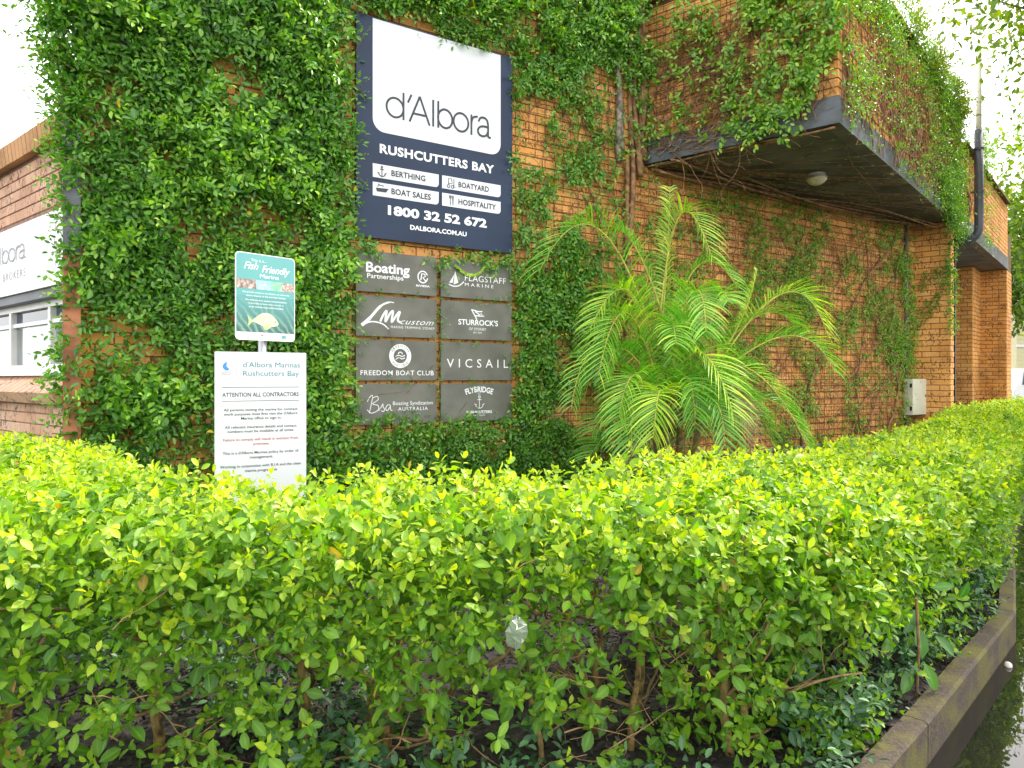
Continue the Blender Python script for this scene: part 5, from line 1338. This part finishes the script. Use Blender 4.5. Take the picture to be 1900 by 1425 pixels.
# ------------------------------------------------------------------ ground cover, mulch chips, fallen leaves
n = 22000; x = rng.uniform(-3.2, 4.6, n); y = rng.uniform(1.75, 7, n); k = in_poly(x, y, BED); x, y = x[k], y[k]; u = x / y * F + CX
cov = sstep(vnoise(x, y, .45, 121), .38, .52) * (1 - sstep(x, -.75, -.35)) + .95 * sstep(x, .75, 1.15) * sstep(vnoise(x, y, .3, 122), .30, .50) + .8 * blob(x, y, -.15, 2.2, .5, .25)
k = (rng.random(len(x)) < np.clip(cov, 0, 1)) & (u > -100) & (u < 2000); x, y = x[k], y[k]
P = np.column_stack([x, y, .15 + rng.random(len(x)) * .22])
a = sprays(P, rng.normal(0, .8, P.shape) + np.array([0, -.3, .45]), np.tile(UP, (len(P), 1)), 5, .12 * rng.uniform(.6, 1.3, len(P)), .046, .35, .5)
gc = leaves('ground_cover', a[0], a[1], a[2], a[3], a[4], a[5], rnds(len(a[0])), M['cover'], None, 8)
setp(gc, 'dark glossy ground cover leaves under the hedge and along the kerb', 'ground cover')
ch = MB(); cnt = 0
while cnt < 15000:
    x_, y_ = random.uniform(-3, 4.5), random.uniform(1.8, 6)
    if not in_poly(np.array([x_]), np.array([y_]), BED)[0] or abs(x_ / y_) > .8: continue
    cnt += 1; v = randv(1)[0]; v[2] *= .6; ax = nrm(v[None])[0]; ay = nrm(np.cross(ax, UP + randv(1)[0] * .4)[None])[0]; az = np.cross(ax, ay)
    ch.box((x_, y_, 0.133 + random.random() * .02), ax, ay, az, random.uniform(.006, .020), random.uniform(.003, .007), random.uniform(.0015, .004))
c_ = ch.obj('mulch_chips', M['mulch_chip']); setp(c_, 'dark bark mulch chips covering the bed soil', 'mulch', kind='stuff')
# big dark weed leaves in the hedge at lower right
wd_ = thing('broad_leaf_seedling', tuple(at(1690, 1180, 3.2)), 'broad dark green leaves of a seedling poking out of the lower right hedge', 'plant')
LP = [[], [], [], [], [], []]
for (px, py, dx, dz, s) in ((1640, 1100, -.2, .3, .13), (1700, 1160, .1, -1, .17), (1735, 1180, .9, -.9, .14), (1690, 1240, -.5, -.9, .14), (1660, 1250, -1, -.3, .11), (1725, 1090, 1, .2, .12), (1700, 1215, -.9, .3, .12), (1715, 1230, .3, -1, .15), (1780, 1110, .3, .9, .11), (1700, 1130, -.6, -.8, .15), (1650, 1180, -.4, -1, .14)):
    LP[0].append(at(px, py, 2.85 + (px - 1600) * .002)); LP[1].append(np.array([dx, -.35, dz])); LP[2].append(np.array([0, -1, .6]) + rng.normal(0, .2, 3)); LP[3].append(s * .8); LP[4].append(s * .36); LP[5].append(.3)
q = MB(); q.tube([at(1700, 1300, 3.1), at(1705, 1200, 3.0), at(1700, 1110, 3.0)], .006, 6); q.obj('stem', M['twig'], wd_)
for i in range(len(LP[0])):
    leaves('leaf', *[np.array([x[i]]) for x in LP], rnds(1), M['vine'], wd_, 8, stuff=False)
# fallen leaves
for i, (px, py, dd, lab) in enumerate(((1555, 1345, 2.9, 'large curled brown dead leaf near the kerb end'), (1560, 1205, 3.2, 'upright rust brown dead leaf caught low in the hedge'), (1640, 1085, 3.5, 'small tan dead leaf hanging inside the right hedge'), (1600, 1400, 2.6, 'orange dead leaf on the soil beside the kerb'))):
    p = at(px, py, dd); p[2] = max(p[2], .165); d = rng.normal(0, 1, (1, 3)); d[0, 2] *= .3
    o = leaves('fallen_leaf', p[None], d, np.array([[0, -.6, 1.]]), np.array([.065]), np.array([.034]), np.array([.3]), rnds(1), M['deadleaf'], None, 8, stuff=False)
    setp(o, lab, 'leaf')
# floating shell in the puddle
s_ = at(1862, 1237, 3.74); q = MB()
pr = [(.0, .0), (.004, .012), (.012, .02), (.022, .019), (.032, .012), (.036, .002)]
q.tube([(s_[0] + a_, s_[1] - .01, .012) for a_, b_ in pr], [max(b_, .001) for a_, b_ in pr], 10)
setp(q.obj('snail_shell', M['shell'], None, smooth=True), 'small pale snail shell lying in the puddle by the kerb', 'shell')
# crumpled plastic wrapper in the hedge
q = MB(); c = at(958, 1175, 2.10); nu, nv = 12, 9; vs = []
for i in range(nv + 1):
    for j in range(nu):
        th = math.pi * i / nv; ph = 2 * math.pi * j / nu; r_ = .036 * (1 + .35 * math.sin(3 * ph + 2 * th) * random.uniform(.3, 1) + random.gauss(0, .12))
        vs.append((c[0] + r_ * .85 * math.sin(th) * math.cos(ph), c[1] + r_ * .5 * math.sin(th) * math.sin(ph), c[2] + r_ * 1.15 * math.cos(th)))
q.add(vs, [(i * nu + j, i * nu + (j + 1) % nu, (i + 1) * nu + (j + 1) % nu, (i + 1) * nu + j) for i in range(nv) for j in range(nu)])
setp(q.obj('plastic_wrapper', M['plastic']), 'crumpled clear plastic wrapper caught in the middle of the hedge', 'litter')

# ------------------------------------------------------------------ trees
def tree(loc, h, crown_r, crown_z, label, nclump=60, per=60, ls=.09, flat_=.7, group=None, seed=1, trunk_r=.2, name='tree'):
    rs = np.random.default_rng(seed); random.seed(seed)
    t = thing(name, loc, label, 'tree', group); L0 = np.array(loc, float)
    q = MB(); pts = [L0 + np.array([.06 * math.sin(k * .8), .06 * math.cos(k), 1]) * np.array([h, h, crown_z * .95 * k / 7]) * np.array([.3, .3, 1]) for k in range(8)]
    q.tube(pts, [trunk_r * (1.15 - .6 * k / 7) for k in range(8)], 10); q.obj('trunk', M['treebark'], t, smooth=True)
    cc = L0 + np.array([0, 0, crown_z]); cl = []
    q = MB()
    for k in range(nclump):
        v = nrm(rs.normal(size=(1, 3)))[0]; r_ = rs.uniform(.45, 1.0); c = cc + v * np.array([crown_r, crown_r, (h - crown_z) if v[2] > 0 else crown_r * .55]) * r_; cl.append(c)
        s_ = pts[4 + k % 4]; mid_ = (s_ + c) / 2 + np.array([0, 0, .3]); q.tube([s_, mid_, c], [trunk_r * .35, trunk_r * .16, .01], 5)
    q.obj('limbs', M['treebark'], t)['kind'] = 'stuff'
    cl = np.array(cl); m = nclump * per; P = np.repeat(cl, per, 0) + rs.normal(0, 1, (m, 3)) * np.array([.26, .26, .17]) * crown_r * .62
    d = nrm(rs.normal(size=(m, 3)) + np.array([0, 0, -.2])); nn = rs.normal(0, .6, (m, 3)) + np.array([0, 0, 1])
    s = ls * rs.uniform(.7, 1.3, m); cage = np.repeat(rs.uniform(.2, .9, nclump), per)
    leaves('crown', P, d, nn, s * 1.3, s * .7, np.clip(cage + rs.normal(0, .12, m), 0, .95), rs.random(m), M['tree'], t, 6)
    return t
tree((9.3, 9.2, 0), 10.5, 3.1, 7.3, 'street tree whose leafy branches hang into the top right corner', 90, 150, .085, seed=3, trunk_r=.16)
tree((20.2, 24, 0), 11.5, 4.7, 7.4, 'yellow-green tree behind the downpipe end of the building', 90, 130, .16, group='trees beyond the building', seed=4)
tree((27, 36, 0), 11.5, 5.0, 7.0, 'tall light green tree rising above the yellow house', 90, 130, .22, group='trees beyond the building', seed=5)
tree((21.5, 19, 0), 11, 4.0, 7.5, 'spreading green tree across the road, right of the view', 80, 110, .16, group='trees beyond the building', seed=6)
tree((14.5, 11.5, 0), 11, 3.8, 7.6, 'dark leafy street tree mirrored in the puddle', 80, 110, .13, group='trees beyond the building', seed=8)
tree((40, 44, 0), 12, 6.0, 7.0, 'round green tree far behind the parked car', 70, 110, .3, group='trees beyond the building', seed=9)

# ------------------------------------------------------------------ yellow house and car
hs = thing('house', (31.5, 44, 0), 'pale yellow weatherboard house with a low gable beyond the road', 'house')
hx, hy = 30.2, 43.0
q = MB(); q.abox(hx, hx + 14, hy, hy + 8, 0, 6.6); q.obj('wall', M['house'], hs)
for k in range(26):
    q = MB(); q.abox(hx - .02, hx + 14.02, hy - .03, hy - .004, .1 + k * .25, .1 + k * .25 + .235); q.obj('weatherboard', M['house'], hs)
q = MB(); zr = 6.6
q.add([(hx - .9, hy - .5, 6.3), (hx + 7, hy - .5, 9.6), (hx + 15, hy - .5, 6.3), (hx - .9, hy + 9, 6.3), (hx + 7, hy + 9, 9.6), (hx + 15, hy + 9, 6.3),
       (hx - .9, hy - .5, 6.6), (hx + 7, hy - .5, 9.9), (hx + 15, hy - .5, 6.6), (hx - .9, hy + 9, 6.6), (hx + 7, hy + 9, 9.9), (hx + 15, hy + 9, 6.6)],
      [(0, 1, 4, 3), (1, 2, 5, 4), (6, 9, 10, 7), (7, 10, 11, 8), (0, 6, 7, 1), (1, 7, 8, 2), (3, 4, 10, 9), (4, 5, 11, 10), (0, 3, 9, 6), (2, 8, 11, 5)]); q.obj('roof', M['rooftile'], hs)
q = MB(); q.add([(hx, hy - .01, 6.55), (hx + 14, hy - .01, 6.55), (hx + 7, hy - .01, 9.55)], [(0, 1, 2)]); q.obj('gable', M['house'], hs)
q = MB(); q.abox(hx - .05, hx + 14, hy - .08, hy - .035, 3.4, 3.55); q.obj('trim', M['white'], hs)
for k in range(3):
    w_ = thing('window', (0, 0, 0), None, None); w_.parent = hs; w_.location = (0, 0, 0)
    q = MB(); q.abox(hx + 3 + k * 3.5, hx + 4.3 + k * 3.5, hy - .10, hy - .034, 1.4, 2.8); q.obj('frame', M['white'], w_)
    q = MB(); q.abox(hx + 3.08 + k * 3.5, hx + 4.22 + k * 3.5, hy - .108, hy - .101, 1.48, 2.72); q.obj('pane', M['darkglass'], w_)

car = thing('parked_car', (22.3, 29.8, 0), 'white wagon parked beyond the end of the building, half out of frame', 'car')
# side outline, x along the length from the rear (left)
cx0, cy0 = 20.25, 29.0
prof = [(0, .55), (.02, 1.05), (.18, 1.30), (.42, 1.86), (.75, 1.93), (2.4, 1.95), (3.0, 1.85), (3.55, 1.25), (4.45, 1.12), (4.72, .95), (4.75, .5), (4.6, .32), (.15, .32)]
def carpt(a, b, y): return (cx0 + a, cy0 + y, b)
q = MB(); n = len(prof)
def inset(p, s): return (p[0], p[1])
ring = []
for y_, k_ in ((0.12, .0), (.0, .0), (1.8, 0), (1.68, 0)):
    pass
sec = []
for (y_, top_) in ((.14, 1), (0.0, .0), (1.8, 0.0), (1.66, 1)):
    sec.append(y_)
vs = []
for side in (0, 1):
    for (a_, b_) in prof:
        tuck = .16 * max(0, (b_ - 1.1)) / .85
        y_ = tuck if side == 0 else 1.8 - tuck
        vs.append(carpt(a_, b_, y_))
q.add(vs, [tuple(range(n)), tuple(range(n, 2 * n))[::-1]] + [(i, n + i, n + (i + 1) % n, (i + 1) % n) for i in range(n)])
bd = q.obj('body', M['paint_white'], car); bv = bd.modifiers.new('bevel', 'BEVEL'); bv.width = .05; bv.segments = 3
def side_y(b_): return .16 * max(0, (b_ - 1.1)) / .85
for (x0_, x1_, x2_, x3_) in ((.36, .50, 1.15, 1.20), (1.28, 1.30, 2.05, 2.1), (2.18, 2.2, 2.85, 3.3)):
    q = MB(); z0_, z1_ = 1.26, 1.78
    vs = [carpt(x0_, z0_, side_y(z0_) - .008), carpt(x3_, z0_, side_y(z0_) - .008), carpt(x2_, z1_, side_y(z1_) - .008), carpt(x1_, z1_, side_y(z1_) - .008)]
    q.add(vs, [(0, 1, 2, 3)]); q.obj('window', M['darkglass'], car)
for wx in (.95, 3.75):
    for wy in (-.01, 1.60):
        wh = MB(); wh.tube([carpt(wx, .34, wy), carpt(wx, .34, wy + .21)], .34, 24); wo = wh.obj('tyre', M['tyre'], car)
        q = MB(); yy = wy - .012 if wy < 1 else wy + .212
        q.tube([carpt(wx, .34, yy), carpt(wx, .34, yy + .01)], .21, 16); q.obj('rim', M['metal'], wo)
for wx in (.95, 3.75):
    q = MB(); q.tube([carpt(wx, .36, -.006), carpt(wx, .36, .3)], .40, 24); q.obj('wheel_arch', M['black'], car)
q = MB(); q.abox(cx0 - .012, cx0 + .05, cy0 + .14, cy0 + .3, .85, 1.03); q.obj('tail_light', M['redink'], car)
q = MB(); q.abox(cx0 + 4.6, cx0 + 4.76, cy0 - .005, cy0 + .3, .82, .98); q.obj('headlight', M['glass'], car)
q = MB(); q.abox(cx0 + 1.2, cx0 + 1.21, cy0 - .006, cy0 + .01, .45, 1.2); q.abox(cx0 + 2.13, cx0 + 2.14, cy0 - .006, cy0 + .01, .45, 1.2); q.obj('door_gap', M['black'], car)
# small tidy: remove labels on nested window empties
